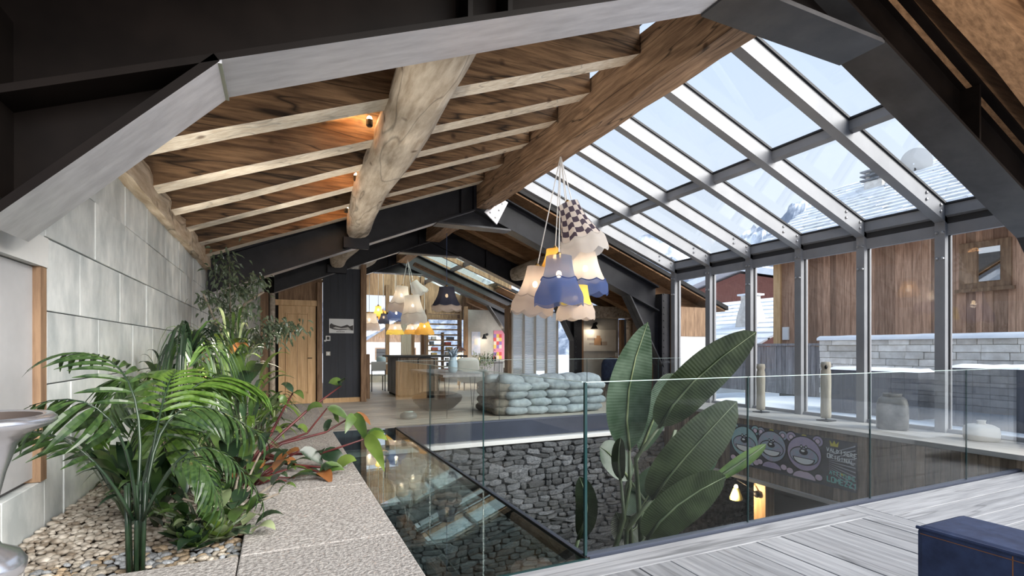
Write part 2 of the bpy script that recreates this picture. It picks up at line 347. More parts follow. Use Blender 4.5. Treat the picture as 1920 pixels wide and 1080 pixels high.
def thing(name, label, cat, loc, group=None):
    o = bpy.data.objects.new(name, None); C.objects.link(o); o.location = loc; o.empty_display_size = .1
    o['label'] = label; o['category'] = cat
    if group: o['group'] = group
    OFF[o.name] = V(loc); return o
def tag(o, label, cat, group=None):
    o['label'] = label; o['category'] = cat
    if group: o['group'] = group
    return o
def struct(name, loc=(0, 0, 0)):
    o = bpy.data.objects.new(name, None); C.objects.link(o); o.location = loc; o['kind'] = 'structure'; OFF[o.name] = V(loc); return o
def sk(o): o['kind'] = 'structure'; return o
def B(x0, x1, y0, y1, z0, z1): return MB().bx(x0, x1, y0, y1, z0, z1)
def inst(name, mesh, parent, loc, rot=(0, 0, 0), scl=(1, 1, 1)):
    o = bpy.data.objects.new(name, mesh); C.objects.link(o)
    if parent is not None:
        o.parent = parent; loc = V(loc) - OFF[parent.name]
    o.location = loc; o.rotation_euler = rot; o.scale = scl; return o
def tree_copy(o, loc, rz=0.0):
    c = o.copy(); C.objects.link(c); c.location = loc; c.rotation_euler.z = rz; OFF[c.name] = V(loc)
    def kids(a, b):
        for ch in list(a.children):
            k = ch.copy(); C.objects.link(k); k.parent = b; kids(ch, k)
    kids(o, c); return c
def U(a, b): return random.uniform(a, b)

# ------------------------------------------------------------------ shell: roof
RX = 3.2                                   # ridge line
def zb(x): return 2.36 + .405 * min(x, 2 * RX - x)      # underside of the steel frames
def zr(x): return 2.83 + .385 * min(x, 2 * RX - x)       # underside of the rafters
def zg(x): return 3.63 - .375 * (x - 5.62)               # roof glazing

def setmat(o, faces, idx):
    for i in faces: o.data.polygons[i].material_index = idx

ceil = struct('ceiling')
RDEP = .30
def rafter(y, x0, x1, wd=.23, mats=('raft', 'raftb'), dz=0.0):
    mb = MB(); n = 5
    pts = [x0 + (x1 - x0) * i / n for i in range(n + 1)]
    for i in range(n):      # slightly wavy hewn timber, one continuous strip
        pass
    vs = []; fs = []
    for i, x in enumerate(pts):
        j = U(-.012, .012); h = U(-.012, .012)
        z = zr(x) + dz
        vs += [(x, y - wd / 2 + j, z + h), (x, y + wd / 2 + j, z + h), (x, y + wd / 2 + j, z + RDEP), (x, y - wd / 2 + j, z + RDEP)]
    bot = []
    for i in range(n):
        a = i * 4; b = a + 4
        bot.append(len(fs)); fs.append((a, a + 1, b + 1, b))
        fs += [(a + 1, a + 2, b + 2, b + 1), (a + 2, a + 3, b + 3, b + 2), (a + 3, a, b, b + 3)]
    fs += [(3, 2, 1, 0), (n * 4, n * 4 + 1, n * 4 + 2, n * 4 + 3)]
    o = mb.add(vs, fs).build('rafter', mats, ceil); setmat(o, bot, 1); return o
for y in (1.35, 2.9, 4.12, 4.98, 5.72, 6.52, 7.42, 8.25, 9.6, 10.5, 11.35, 12.6, 13.6, 14.4, 15.9, 16.9, 17.9):
    rafter(y, -1.2, 3.18)
for y in (1.45, 1.98, 9.3, 10.1, 10.9, 11.5):
    rafter(y, 3.5, 9.35 if y > 8 else 7.6, mats=('boardlt', 'boardlt'), dz=.06)
for y in (15.8, 16.8, 17.8):
    rafter(y, 6.3, 8.0, mats=('boardlt', 'boardlt'))
def roofboards(xa, xb, y0, y1, wd, mat, sgn, up=RDEP):
    n = max(1, int(round((xb - xa) / wd))); st = (xb - xa) / n
    for i in range(n):
        a = xa + st * i + .004; b = xa + st * (i + 1) - .004
        MB().prism([(a, zr(a) + up), (b, zr(b) + up), (b, zr(b) + up + .03), (a, zr(a) + up + .03)], 'y', y0, y1).build('ceiling_board', mat, ceil)
roofboards(-1.5, 3.2, 1.0, 18.6, .26, 'board', 1)
roofboards(3.45, 7.8, 1.0, 2.2, .26, 'boardlt', -1, .36)
roofboards(3.45, 9.4, 8.72, 11.75, .3, 'boardlt', -1, .36)
roofboards(6.35, 8.2, 15.0, 18.6, .3, 'boardlt', -1)
# roofing above the boards keeps the daylight out
MB().prism([(-1.6, zr(-1.6) + .36), (3.3, zr(3.3) + .40), (3.3, zr(3.3) + .5), (-1.6, zr(-1.6) + .46)], 'y', .95, 18.7).build('roof_deck', 'dark', ceil)
for y0, y1, xb in ((.95, 2.25, 7.8), (8.68, 11.8, 9.45)):
    MB().prism([(3.3, zr(3.3) + .41), (xb, zr(xb) + .41), (xb, zr(xb) + .5), (3.3, zr(3.3) + .5)], 'y', y0, y1).build('roof_deck', 'dark', ceil)
MB().prism([(6.35, zr(6.35) + .35), (8.3, zr(8.3) + .35), (8.3, zr(8.3) + .45), (6.35, zr(6.35) + .45)], 'y', 15.0, 18.7).build('roof_deck', 'dark', ceil)

MB().prism([(3.4, zb(3.4) + .5), (7.8, zb(7.8) + .5), (7.8, zr(7.8) + .42), (3.4, zr(3.4) + .42)], 'y', 2.26, 2.30).build('closing_board', 'boardlt', ceil)
# ridge beam, log purlin, wall plate
def hewn(name, x0, x1, z0, z1, y0, y1, mat, label, n=30, amp=.010, cat='beam'):
    vs = []; fs = []
    for i in range(n + 1):
        y = y0 + (y1 - y0) * i / n
        for k, (x, z) in enumerate(((x0, z0), (x1, z0), (x1, z1), (x0, z1))):
            vs.append((x + U(-amp, amp), y, z + U(-amp, amp)))
    for i in range(n):
        for k in range(4): fs.append((i * 4 + k, i * 4 + (k + 1) % 4, (i + 1) * 4 + (k + 1) % 4, (i + 1) * 4 + k))
    fs += [(3, 2, 1, 0), (n * 4, n * 4 + 1, n * 4 + 2, n * 4 + 3)]
    return tag(MB().add(vs, fs).build(name, mat), label, cat)
hewn('ridge_beam', 3.2, 3.46, 3.68, 4.24, 1.0, 8.55, 'ridge', 'massive squared brown timber ridge beam between the roof slopes')
hewn('ridge_beam', 3.1, 3.4, 3.66, 4.1, 8.75, 11.55, 'ridge', 'short ridge timber seen behind the second black steel frame', 8)
hewn('ridge_beam', 3.1, 3.4, 3.66, 4.1, 11.85, 14.85, 'ridge', 'ridge timber over the far room, behind the third black steel frame', 8)
def logbeam(name, x, z, r, y0, y1, mat, label, n=26, lean=0.0):
    mb = MB(); m = 14; vs = []; fs = []
    for i in range(n + 1):
        t = i / n; y = y0 + (y1 - y0) * t
        rr = r * (1.12 - .2 * t); cx = x + lean * (1 - t) + .035 * math.sin(t * 7); cz = z + .02 * math.sin(t * 5 + 1)
        for k in range(m):
            a = 2 * PI * k / m; q = rr * (1 + .13 * noise.noise(V((math.cos(a) * 1.3, math.sin(a) * 1.3, y * .9))))
            f = lambda v_: math.copysign(abs(v_) ** .75, v_)
            vs.append((cx + q * f(math.cos(a)), y, cz + q * f(math.sin(a))))
    for i in range(n):
        for k in range(m): fs.append((i * m + k, i * m + (k + 1) % m, (i + 1) * m + (k + 1) % m, (i + 1) * m + k))
    fs += [tuple(range(m)), tuple(n * m + k for k in range(m - 1, -1, -1))]
    return tag(mb.add(vs, fs).build(name, mat, smooth=True), label, 'beam')
logbeam('log_purlin', 1.13, 3.13, .195, 2.53, 8.49, 'log', 'knotty bleached round log carrying the rafters of the left slope', lean=-.24)
logbeam('log_purlin', 1.12, 3.06, .17, 8.88, 11.46, 'log', 'round log end poking out between the second and third steel frames', 10)
logbeam('log_purlin', 5.35, 3.03, .18, 8.88, 11.54, 'log', 'round timber purlin behind the hanging lamp cluster, right slope', 10)
logbeam('log_purlin', 1.95, 3.38, .16, 11.85, 14.88, 'log', 'round purlin over the far dining room, left slope', 12)
hewn('wall_plate', -1.1, -.90, 2.34, 2.56, 2.6, 9.35, 'plate', 'rough hewn pale eave beam lying on top of the tiled wall', 26, .018)

# ------------------------------------------------------------------ steel portal frames
def frame(y0, y1, label, xl=-.95, xr=7.35, web='web', fl='flange', flr='unlitflange', lknee=(-.86, 1.60), rknee=(6.58, 7.44, .80), lcol=None, rcol=None, stiff=()):
    t = thing('steel_frame', label, 'steel frame', (RX, (y0 + y1) / 2, 0), 'black steel portal frames')
    ym = (y0 + y1) / 2; dp = .50; th = .028
    for sgn in (0, 1):
        a, b = (xl, RX) if not sgn else (RX, xr)
        nm = fl if not sgn else flr
        MB().prism([(a, zb(a) + th), (b, zb(b) + th), (b, zb(b) + dp), (a, zb(a) + dp)], 'y', ym - .015, ym + .015).build('beam_web', web, t)
        if lknee and not sgn:
            MB().prism([(a, zb(a)), (-.2, zb(-.2)), (-.2, zb(-.2) + th), (a, zb(a) + th)], 'y', y0, y1).build('bottom_flange', web, t); a0_ = a; a = -.2
        MB().prism([(a, zb(a)), (b, zb(b)), (b, zb(b) + th), (a, zb(a) + th)], 'y', y0, y1).build('bottom_flange', [nm, web], t)
        setmat(t.children[-1] if False else bpy.data.objects[LASTN[0]], (0, 1, 4), 1)
        if lknee and not sgn: a = a0_
        MB().prism([(a, zb(a) + dp), (b, zb(b) + dp), (b, zb(b) + dp + th), (a, zb(a) + dp + th)], 'y', y0, y1).build('top_flange', web, t)
    # collar plate under the apex with its web
    MB().bx(2.50, 3.90, y0, y1, 3.355, 3.385).build('apex_plate', flr if flr != 'unlitflange' else 'unlitflange', t)
    MB().prism([(2.52, 3.385), (3.88, 3.385), (RX, zb(RX))], 'y', ym - .015, ym + .015).build('apex_web', web, t)
    MB().bx(RX - .02, RX + .02, y0 + .01, y1 - .01, zb(RX), zb(RX) + dp).build('stiffener', web, t)
    for x in stiff:
        MB().bx(x - .012, x + .012, y0 + .01, y1 - .01, zb(x) + th, zb(x) + dp).build('stiffener', web, t)
    if lknee:
        kx, kz = -.20, zb(-.20); fx, fz = lknee
        d = V((kx - fx, 0, kz - fz)).normalized(); nn = V((-d.z, 0, d.x)) * th
        MB().prism([(fx, fz), (kx, kz - .005), (kx + nn.x, kz + nn.z), (fx + nn.x, fz + nn.z)], 'y', y0, y1).build('knee_flange', [fl, web], t)
        setmat(bpy.data.objects[LASTN[0]], (0, 1, 4), 1)
        MB().prism([(fx - .05, fz + .03), (kx - .03, kz), (fx - .05, zb(fx - .05))], 'y', ym - .012, ym + .012).build('knee_web', web, t)
        MB().bx(-.207, -.193, y0 + .002, y1 + .001, kz - .012, kz + .002).build('weld_seam', 'bolt', t)
    if rknee:
        kx, fx, fz = rknee; kz = zb(kx)
        d = V((fx - kx, 0, fz - kz)).normalized(); nn = V((-d.z, 0, d.x)) * th
        if nn.z < 0: nn = -nn
        MB().prism([(kx, kz), (fx, fz), (fx + nn.x, fz + nn.z), (kx + nn.x, kz + nn.z)], 'y', y0, y1).build('knee_flange', flr, t)
        MB().prism([(kx, kz), (fx, fz), (fx, zb(fx))], 'y', ym - .012, ym + .012).build('knee_web', web, t)
    if lcol:
        MB().bx(lcol[0], lcol[1], y0, y1, lcol[2], zb(lcol[0]) + dp).build('column', web, t)
        me = None
        for k in range(int((zb(lcol[0]) + dp - lcol[2]) / .13)):
            bb = MB().blob((lcol[1] - .035, y0 - .004, lcol[2] + .06 + k * .13), (.016, .012, .016), 8, 4).build('rivet', web, t)
    if rcol:
        MB().bx(rcol[0], rcol[1], y0, y1, rcol[2], zb(rcol[1]) + dp).build('column', web, t)
        for k in range(int((zb(rcol[0]) + .45 - rcol[2]) / .14)):
            MB().blob((rcol[0] + .05, y0 - .004, rcol[2] + .1 + k * .14), (.016, .012, .016), 8, 4).build('rivet', 'unlitflange', t)
    return t
frame(2.20, 2.52, 'nearest black steel portal frame with pale brushed lower flange overhead', web='webbrown', xl=-1.0, xr=7.4, lcol=(-1.3, -.84, 1.70), stiff=(.80, 1.0, 5.2), rknee=(6.6, 7.3, 1.62), rcol=(7.3, 7.42, .157))
frame(8.58, 8.86, 'second black steel portal frame, above the far edge of the void', lknee=None, rcol=(7.42, 7.66, 0.0), stiff=(1.02, 1.28, 2.95), rknee=(6.58, 7.44, .80))
frame(11.55, 11.80, 'third black steel portal frame, above the pine door and black panel', xl=-.08, xr=7.3, lknee=None, rcol=(7.06, 7.30, 0.0), stiff=(1.02, 1.26, 2.95, 4.6), rknee=(6.55, 7.07, 1.36))
frame(14.9, 15.15, 'farthest black steel portal frame, inside the dining room', xl=1.75, xr=6.9, lknee=None, rknee=(6.0, 6.75, 1.5), stiff=(2.9,))
# saddle boxes of the log in frame two
for y in (8.5, 11.48):
    tag(B(.94, 1.34, y, y + .09, zb(1.0) + .03, 2.97).build('log_saddle', 'web', bevel=.006), ('steel saddle box holding the end of the knotty log' if y < 9 else 'small steel saddle box on the third frame under the log end'), 'bracket')
g = thing('bolted_gusset', 'pale bolted steel gusset plate at the end of the ridge beam', 'bracket', (3.6, 8.5, 3.5))
MB().prism([(3.34, 3.62), (3.58, 3.42), (3.80, 3.84), (3.62, 3.93)], 'y', 8.50, 8.53).build('plate', 'flange', g)
for x, z in ((3.45, 3.62), (3.55, 3.54), (3.62, 3.68), (3.68, 3.8), (3.56, 3.76)):
    MB().blob((x, 8.497, z), (.016, .012, .016), 8, 4).build('bolt', 'bolt', g)

# ------------------------------------------------------------------ roof glazing (window_1) and glazed wall (window_2)
PY = [2.61, 3.56, 4.51, 5.46, 6.40, 7.32, 8.26]
XW = 7.45
ridge_x = 3.36
w1 = struct('window_1'); w2 = struct('window_2')
boltme = None
def bolt(parent, p):
    global boltme
    if boltme is None:
        o = MB().blob((0, 0, 0), (.02, .02, .02), 8, 5).build('bolt', 'bolt', parent); boltme = o.data
        o.location = V(p) - OFF[parent.name]; OFF[o.name] = V(p); return
    inst('bolt', boltme, parent, p)
DB = .20                                     # depth of the glazing bars
for y in PY:
    e = .055
    MB().prism([(ridge_x, zg(ridge_x) - DB), (XW + .12, zg(XW + .12) - DB), (XW + .12, zg(XW + .12)), (ridge_x, zg(ridge_x))], 'y', y - e, y + e).build('glazing_bar', 'alu', w1)
    MB().prism([(ridge_x, zg(ridge_x) + .001), (XW + .1, zg(XW + .1) + .001), (XW + .1, zg(XW + .1) + .03), (ridge_x, zg(ridge_x) + .03)], 'y', y - e - .02, y + e + .02).build('gasket', 'gasket', w1)
    MB().bx(XW - .02, XW + .14, y - e, y + e, .155, zg(XW) - .04).build('glazing_post', 'alu', w2)
    MB().bx(XW + .06, XW + .09, y - e - .014, y + e + .014, .19, zg(XW) - .1).build('gasket', 'gasket', w2)
    for dx in (.12, .42):
        for dz in (.05, .13): bolt(w1, (XW - dx, y - e - .002, zg(XW - dx) - dz))
    for z in (2.30, 2.62):
        for dy in (-.03, .03): bolt(w2, (XW - .022, y + dy, z))
for a, b in zip(PY[:-1], PY[1:]):
    for x in (5.62, XW + .02):
        d = .10 if x < 6 else .13
        z = zg(x)
        MB().prism([(x - .035, zg(x - .035) - d), (x + .035, zg(x + .035) - d), (x + .035, zg(x + .035)), (x - .035, zg(x - .035))], 'y', a + .055, b - .055).build('crossbar', 'alu', w1)
        MB().prism([(x - .055, zg(x - .055) + .001), (x + .055, zg(x + .055) + .001), (x + .055, zg(x + .055) + .02), (x - .055, zg(x - .055) + .02)], 'y', a + .05, b - .05).build('gasket', 'gasket', w1)
    for x0, x1 in ((ridge_x, 5.60), (5.64, XW + .05)):
        MB().prism([(x0, zg(x0) + .012), (x1, zg(x1) + .012), (x1, zg(x1) + .022), (x0, zg(x0) + .022)], 'y', a + .03, b - .03).build('pane', 'pane', w1)
    MB().bx(XW + .03, XW + .10, a + .055, b - .055, zg(XW) - .36, zg(XW) - .22).build('top_rail', 'alu', w2)
    MB().bx(XW + .03, XW + .10, a + .055, b - .055, zg(XW) - .22, zg(XW) - .12).build('gasket', 'gasket', w2)
    MB().bx(XW + .04, XW + .10, a + .055, b - .055, .155, .20).build('bottom_rail', 'alu', w2)
    MB().bx(XW + .068, XW + .078, a + .05, b - .05, .20, zg(XW) - .33).build('pane', 'pane', w2)

# ------------------------------------------------------------------ left wall: stone tiles, niche
wl = struct('wall_left')
B(-1.3, -1.0, 3.02, 9.35, -2.7, 2.5).build('backing', 'grout', wl)
B(-1.3, -1.0, 2.2, 3.02, 1.62, 2.5).build('backing', 'grout', wl)
B(-1.3, -1.0, 1.0, 3.02, -2.7, .40).build('backing', 'grout', wl)
B(-1.3, -1.03, 2.2, 3.02, .40, 1.62).build('backing', 'grout', wl)
rows = [.33, .69, 1.03, 1.37, 1.71, 2.05, 2.42]
offs = [.25, .40, .10, .58, .02, .47]
for i in range(6):
    y = 3.03 + offs[i] * .72 - .72
    while y < 9.3:
        wd = .72 + U(-.09, .06) if random.random() > .18 else .40
        a = max(y, 3.03) + .003; b = min(y + wd, 9.33) - .003
        if b - a > .06:
            pr_ = -.975 + U(-.004, .006)
            B(-1.02, pr_, a, b, rows[i] + .003, rows[i + 1] - .003).build('tile', 'tile', wl, bevel=.003)
        y += wd
for a, b, z0, z1 in ((2.25, 2.62, .36, .60), (2.62, 3.02, .36, .60), (2.25, 3.02, 1.70, 2.05), (2.25, 3.02, 2.05, 2.42)):
    B(-1.02, -.974, a + .003, b - .003, z0, z1 - .003).build('tile', 'tile', wl, bevel=.003)
n1 = thing('wall_niche_panel', 'grey metal panel set in the tiled wall behind the silver urn', 'panel', (-1, 2.6, .6))
B(-1.03, -.995, 1.6, 2.96, .62, 1.56).build('panel', M('zinc panel', (0.42, 0.42, 0.43), (0.50, 0.50, 0.51), rough=.55, sc=3), n1)
B(-1.03, -.966, 2.955, 3.02, .60, 1.57).build('side_frame', 'oldw', n1)
B(-1.03, -.960, 1.6, 3.02, 1.565, 1.70).build('lintel', 'wplaster', n1)
# return wall beyond, white, with a dark framed picture
wb = struct('wall_back')
B(-1.7, -.30, 11.82, 12.0, 0, 2.9).build('plaster', 'wplaster', wb)
B(-1.75, -1.6, 9.3, 12.0, 0, 2.6).build('plaster', 'wplaster', wb)
B(-1.75, -1.3, 9.3, 9.4, 0, 2.6).build('plaster', 'wplaster', wb)
B(-.30, .86, 11.95, 12.1, 0, 2.7).build('plaster', 'dark', wb)

# ------------------------------------------------------------------ raised planter
pl = struct('planter_kerb')
B(.30, .44, 1.0, 7.6, -2.7, .34).build('kerb_core', 'dark', pl)
B(-.97, .3, .6, 2.05, -2.7, .34).build('kerb_core', 'dark', pl)
B(-.97, .3, 7.5, 7.6, -2.7, .34).build('kerb_core', 'dark', pl)
ys = [.6, 1.35, 2.14, 3.0, 4.6, 6.2, 7.62]
for a, b in zip(ys[2:-1], ys[3:]):
    B(-.13, .455, a + .002, b - .002, .34, .43).build('granite_slab', 'granite', pl, bevel=.006)
B(-.13, .455, ys[0], ys[2] - .002, .34, .43).build('granite_slab', 'granite', pl, bevel=.006)
B(-.97, -.134, .6, 2.14, .34, .432).build('granite_slab', 'granite', pl, bevel=.006)
B(-.97, -.134, 7.3, 7.62, .34, .43).build('granite_slab', 'granite', pl, bevel=.006)
B(-.97, -.13, 2.1, 7.35, .20, .375).build('soil_bed', 'soil', pl)

# ------------------------------------------------------------------ floors
fl = struct('floor')
B(.46, 9.0, -1.6, 2.46, -.30, -.035).build('floor_slab', 'dark', fl)
B(-1.3, .46, -1.6, .6, -.30, -.035).build('floor_slab', 'dark', fl)
# border plank along the glass, then planks towards the glass, then planks across
B(.47, 3.86, 2.26, 2.46, -.035, 0).build('plank', 'deckx', fl, bevel=.003)
x = .47
while x < 3.84:
    wd = random.choice((.16, .19, .22, .26)); b = min(x + wd, 3.86)
    cut = U(.2, 1.6)
    B(x + .003, b - .003, -1.6, cut - .002, -.035, U(-.003, .001)).build('plank', 'deck', fl, bevel=.003)
    B(x + .003, b - .003, cut + .002, 2.256, -.035, U(-.003, .001)).build('plank', 'deck', fl, bevel=.003)
    x = b
B(3.865, 4.0, -1.6, 2.46, -.035, 0).build('plank', 'deck', fl, bevel=.003)
y = 2.46
while y > -1.5:
    wd = random.choice((.18, .22, .26)); cut = U(5.2, 7.4)
    B(4.004, cut - .002, y - wd + .003, y - .003, -.035, U(-.003, .001)).build('plank', 'deckx', fl, bevel=.003)
    B(cut + .002, 9.0, y - wd + .003, y - .003, -.035, U(-.003, .001)).build('plank', 'deckx', fl, bevel=.003)
    y -= wd
ff = struct('floor_far')
B(-1.7, 9.05, 7.78, 18.6, -.30, -.03).build('floor_slab', 'dark', ff)
y = 7.76
while y < 14.5:
    wd = random.choice((.22, .26, .30)); xs = [-1.7, U(.6, 1.5), U(2.6, 4.2), U(5.2, 6.8), 9.05]
    for a, b in zip(xs[:-1], xs[1:]):
        B(a + .003, b - .003, y + .003, y + wd - .003, -.03, U(-.002, .001)).build('plank', 'farfl', ff)
    y += wd
B(-1.7, 9.05, y, 18.6, -.03, 0).build('floor_boards', 'farfl', ff)
B(.46, 6.66, 7.70, 7.78, -.28, -.005).build('fascia_beam', 'navy', ff)
B(.46, 6.66, 7.58, 7.78, -.37, -.30).build('white_ledge', 'white', ff, bevel=.01)
fg = struct('floor_glass')
B(.46, 1.585, 2.47, 7.69, -.045, 0).build('glass_slab', 'gfloor', fg)
B(1.585, 1.615, 2.47, 7.69, -.09, .008).build('edge_trim', 'blk', fg)
B(.46, 1.6, 2.462, 2.475, -.09, .004).build('edge_trim', 'edge', fg)
fw = sk(B(-1.3, 10, 2.2, 7.8, -2.9, -2.7).build('floor_lower', M('lower stone floor', (0.10, 0.095, 0.09), (0.20, 0.19, 0.18), rough=.4, sc=3)))
sk(B(-1.0, 10, 2.2, 2.35, -2.7, -.3).build('wall_front_lower', 'dark'))
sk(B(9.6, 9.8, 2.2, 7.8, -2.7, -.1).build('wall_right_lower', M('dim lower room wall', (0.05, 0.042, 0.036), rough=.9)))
sk(B(6.7, 10, 2.2, 7.8, -.42, -.30).build('ceiling_lower', 'dark'))

# dark dry-stone wall under the far floor: each stone its own piece
ws = struct('wall_back_lower')
B(-1.0, 9.7, 7.66, 7.8, -2.7, -.37).build('mortar_bed', 'slatebed', ws)
stonem = []
for k in range(8):
    mb = MB().blob((0, 0, 0), (.5, .5, .5), 8, 5, .62)
    for i, p in enumerate(mb.v):
        q = noise.noise_vector(p * 1.7 + V((k * 9.1, k * 3.3, 0))) * .13; mb.v[i] = p + q
    o = mb.build('stone', 'slate', ws); stonem.append(o.data); bpy.data.objects.remove(o)
cand = []
z = -2.66
while z < -.42:
    h = U(.065, .12); x = -.9 + U(0, .2)
    while x < 9.3:
        wd = U(.12, .36); hh = h
        if random.random() < .06: wd = U(.26, .38); hh = h * 1.9
        cand.append((x + wd / 2, z + h / 2, wd, hh)); x += wd * .97
    z += h * .93
vis = [c_ for c_ in cand if .5 < c_[0] < 6.4 and c_[1] > -2.45]
vis.sort(key=lambda c_: -(c_[2] * c_[3])); near = set(vis[:298])
rest = MB()
for c_ in cand:
    x, z, wd, hh = c_
    rot = (U(-.2, .2), U(-.25, .25), 0); scl = (wd * 1.06, U(.10, .17), hh * 1.08); k = random.randrange(8)
    if c_ in near: inst('stone', stonem[k], ws, (x, 7.655, z), rot, scl)
    else:
        mt = Matrix.LocRotScale(V((x, 7.655, z)), Matrix.Rotation(rot[1], 3, 'Y').to_quaternion(), V(scl))
        rest.add([mt @ v_.co for v_ in stonem[k].vertices], [tuple(p.vertices) for p in stonem[k].polygons])
so = rest.build('small_stones', 'slate', ws); so['kind'] = 'stuff'

# ------------------------------------------------------------------ right wall below the glazing
wr = struct('wall_right')
B(6.66, 7.6, 2.47, 8.6, -.42, .10).build('wall_core', 'dark', wr)
y = 2.2
while y < 7.68:
    wd = random.choice((.09, .12, .15, .19)); b = min(y + wd, 7.69)
    B(6.615 + U(-.004, .004), 6.66, y + .002, b - .002, -.80, .10).build('wall_board', 'fasw', wr); y = b
B(6.56, 6.68, 2.2, 7.69, -.85, -.80).build('bottom_trim', 'ledgew', wr)
B(6.66, 6.72, 2.2, 7.69, -.85, -.42).build('wall_core', 'dark', wr)
for a, b in ((1.6, 3.9), (3.903, 6.2), (6.203, 8.55)):
    B(6.56, 7.56, a, b, .10, .155).build('sill_board', 'ledgew', wr, bevel=.004)
# lower room post with sconce
pt = thing('timber_post', 'honey coloured timber post in the lower room, under the mural', 'post', (6.95, 5.7, -2.7))
B(6.86, 7.06, 5.58, 5.80, -2.7, -.42).build('shaft', 'pine', pt, bevel=.008)
sc_ = thing('wall_sconce', 'black armed sconce with small pale shade on the honey timber post', 'wall lamp', (6.8, 5.75, -1.2))
MB().blob((6.83, 5.72, -1.1), (.04, .055, .055), 10, 6).build('mount', 'blk', sc_, smooth=True)
MB().tube([(6.82, 5.72, -1.08), (6.76, 5.86, -.98), (6.70, 5.98, -.92)], .01, 6).build('arm', 'blk', sc_, smooth=True)
MB().lathe([(.03, 0), (.05, -.02), (.10, -.16), (.10, -.19)], (6.70, 6.0, -1.05), 14, cap=False).build('shade', M('olive glass shade', (0.34, 0.34, 0.14), rough=.3), sc_, smooth=True)
MB().blob((6.70, 6.0, -1.04), (.03, .03, .04), 8, 6).build('bulb', 'bulb', sc_)
def plight(name, p, e, col=(1, .72, .42), r=.04, parent=None):
    d = bpy.data.lights.new(name, 'POINT'); d.energy = e; d.color = col; d.shadow_soft_size = r
    o = bpy.data.objects.new(name, d); C.objects.link(o)
    if parent is not None: o.parent = parent; o.location = V(p) - OFF[parent.name]
    else: o.location = p
    return o
plight('sconce_light', (6.55, 5.95, -1.12), 14, parent=sc_)

# ------------------------------------------------------------------ glass railings
def railing(label, p0, p1, joints, axis, h=1.0):
    t = thing('glass_railing', label, 'railing', ((p0[0] + p1[0]) / 2, (p0[1] + p1[1]) / 2, 0))
    cuts = [p0[axis]] + joints + [p1[axis]]
    for a, b in zip(cuts[:-1], cuts[1:]):
        if axis == 0: B(a + .004, b - .004, p0[1] - .006, p0[1] + .006, .012, h).build('glass_panel', 'rail', t); B(a + .004, b - .004, p0[1] - .006, p0[1] + .006, h, h + .004).build('top_edge', G['topedge'], t)
        else: B(p0[0] - .006, p0[0] + .006, a + .004, b - .004, .012, h).build('glass_panel', 'rail', t); B(p0[0] - .006, p0[0] + .006, a + .004, b - .004, h, h + .004).build('top_edge', G['topedge'], t)
    for j in joints:
        if axis == 0: B(j - .0022, j + .0022, p0[1] - .006, p0[1] + .006, .012, h).build('joint_seal', 'edge', t)
        else: B(p0[0] - .006, p0[0] + .006, j - .0022, j + .0022, .012, h).build('joint_seal', 'edge', t)
    if axis == 0: B(p0[0], p1[0], p0[1] - .022, p0[1] + .022, -.02, .014).build('floor_channel', 'channel', t)
    else: B(p0[0] - .014, p0[0] + .014, p0[1], p1[1], -.02, .012).build('floor_channel', 'channel', t)
    return t
G['topedge'] = M('polished top edge', (0.42, 0.52, 0.50), rough=.3)
G['channel'] = M('blue grey steel channel', (0.10, 0.115, 0.16), rough=.35, metal=.5)
r1 = railing('frameless glass railing along the front edge of the void', (1.6, 2.5), (6.60, 2.5), [2.9, 4.24, 5.64], 0)
B(1.592, 1.608, 2.487, 2.503, 0, 1.0).build('end_edge', 'edge', r1)
r2 = railing('frameless glass railing running back beside the glass floor', (1.6, 2.52), (1.6, 7.70), [4.1, 5.8], 1)
r3 = railing('frameless glass railing at the far side of the void, before the sandbags', (1.62, 7.74), (7.3, 7.74), [3.3, 5.0, 6.6], 0)

# ------------------------------------------------------------------ far end of the hall
d1 = struct('door_1')
B(.0, .74, 11.86, 11.92, 0, 2.10).build('door_leaf', 'pine', d1, bevel=.006)
for a, b, z0, z1 in ((.17, .57, .25, 1.92),):
    B(a, b, 11.845, 11.862, z0, z1).build('door_panel', 'pine', d1, bevel=.012)
    for q in ((a - .03, a, z0 - .03, z1 + .03), (b, b + .03, z0 - .03, z1 + .03)):
        B(q[0], q[1], 11.835, 11.862, q[2], q[3]).build('door_moulding', 'pine', d1, bevel=.004)
    B(a, b, 11.835, 11.862, z1, z1 + .03).build('door_moulding', 'pine', d1)
B(.36, .368, 11.842, 11.848, .26, 1.9).build('panel_groove', 'oldw', d1)
B(-.06, .80, 11.84, 11.95, 2.10, 2.22).build('door_head', 'pine', d1, bevel=.005)
MB().tube([(.655, 11.86, .98), (.655, 11.80, .98), (.57, 11.80, .98)], .009, 6).build('door_handle', 'blk', d1)
B(.0, .86, 11.93, 11.95, 2.22, 2.7).build('transom_board', 'oldw', d1)
B(.76, .87, 11.80, 12.02, 0, 2.62).build('door_post', 'oldw', d1, bevel=.008)
tp = thing('timber_post', 'pair of pale round posts beside the pine door, behind the fig', 'post', (-.2, 11.4, 0))
MB().tube([(-.11, 11.42, 0), (-.11, 11.42, 2.30)], .055, 10).build('round_post', 'log', tp, smooth=True)
B(-.33, -.18, 11.42, 11.50, 0, 2.32).build('square_post', 'oldw', tp, bevel=.006)
bp_ = struct('wall_panel_black')
x = .88
for k in range(5):
    B(x + .001, x + .155, 11.82, 11.86 + U(0, .004), .10, 2.95).build('wall_board', 'blackp', bp_); x += .157
B(.88, 1.665, 11.79, 11.86, 0, .10).build('baseboard', 'pine', bp_)
B(1.665, 1.785, 11.72, 12.05, 0, 3.05).build('corner_post', 'oldw', bp_, bevel=.008)
B(1.88, 1.96, 12.35, 12.5, 0, 1.05).build('inner_post', 'oldw', bp_, bevel=.008)
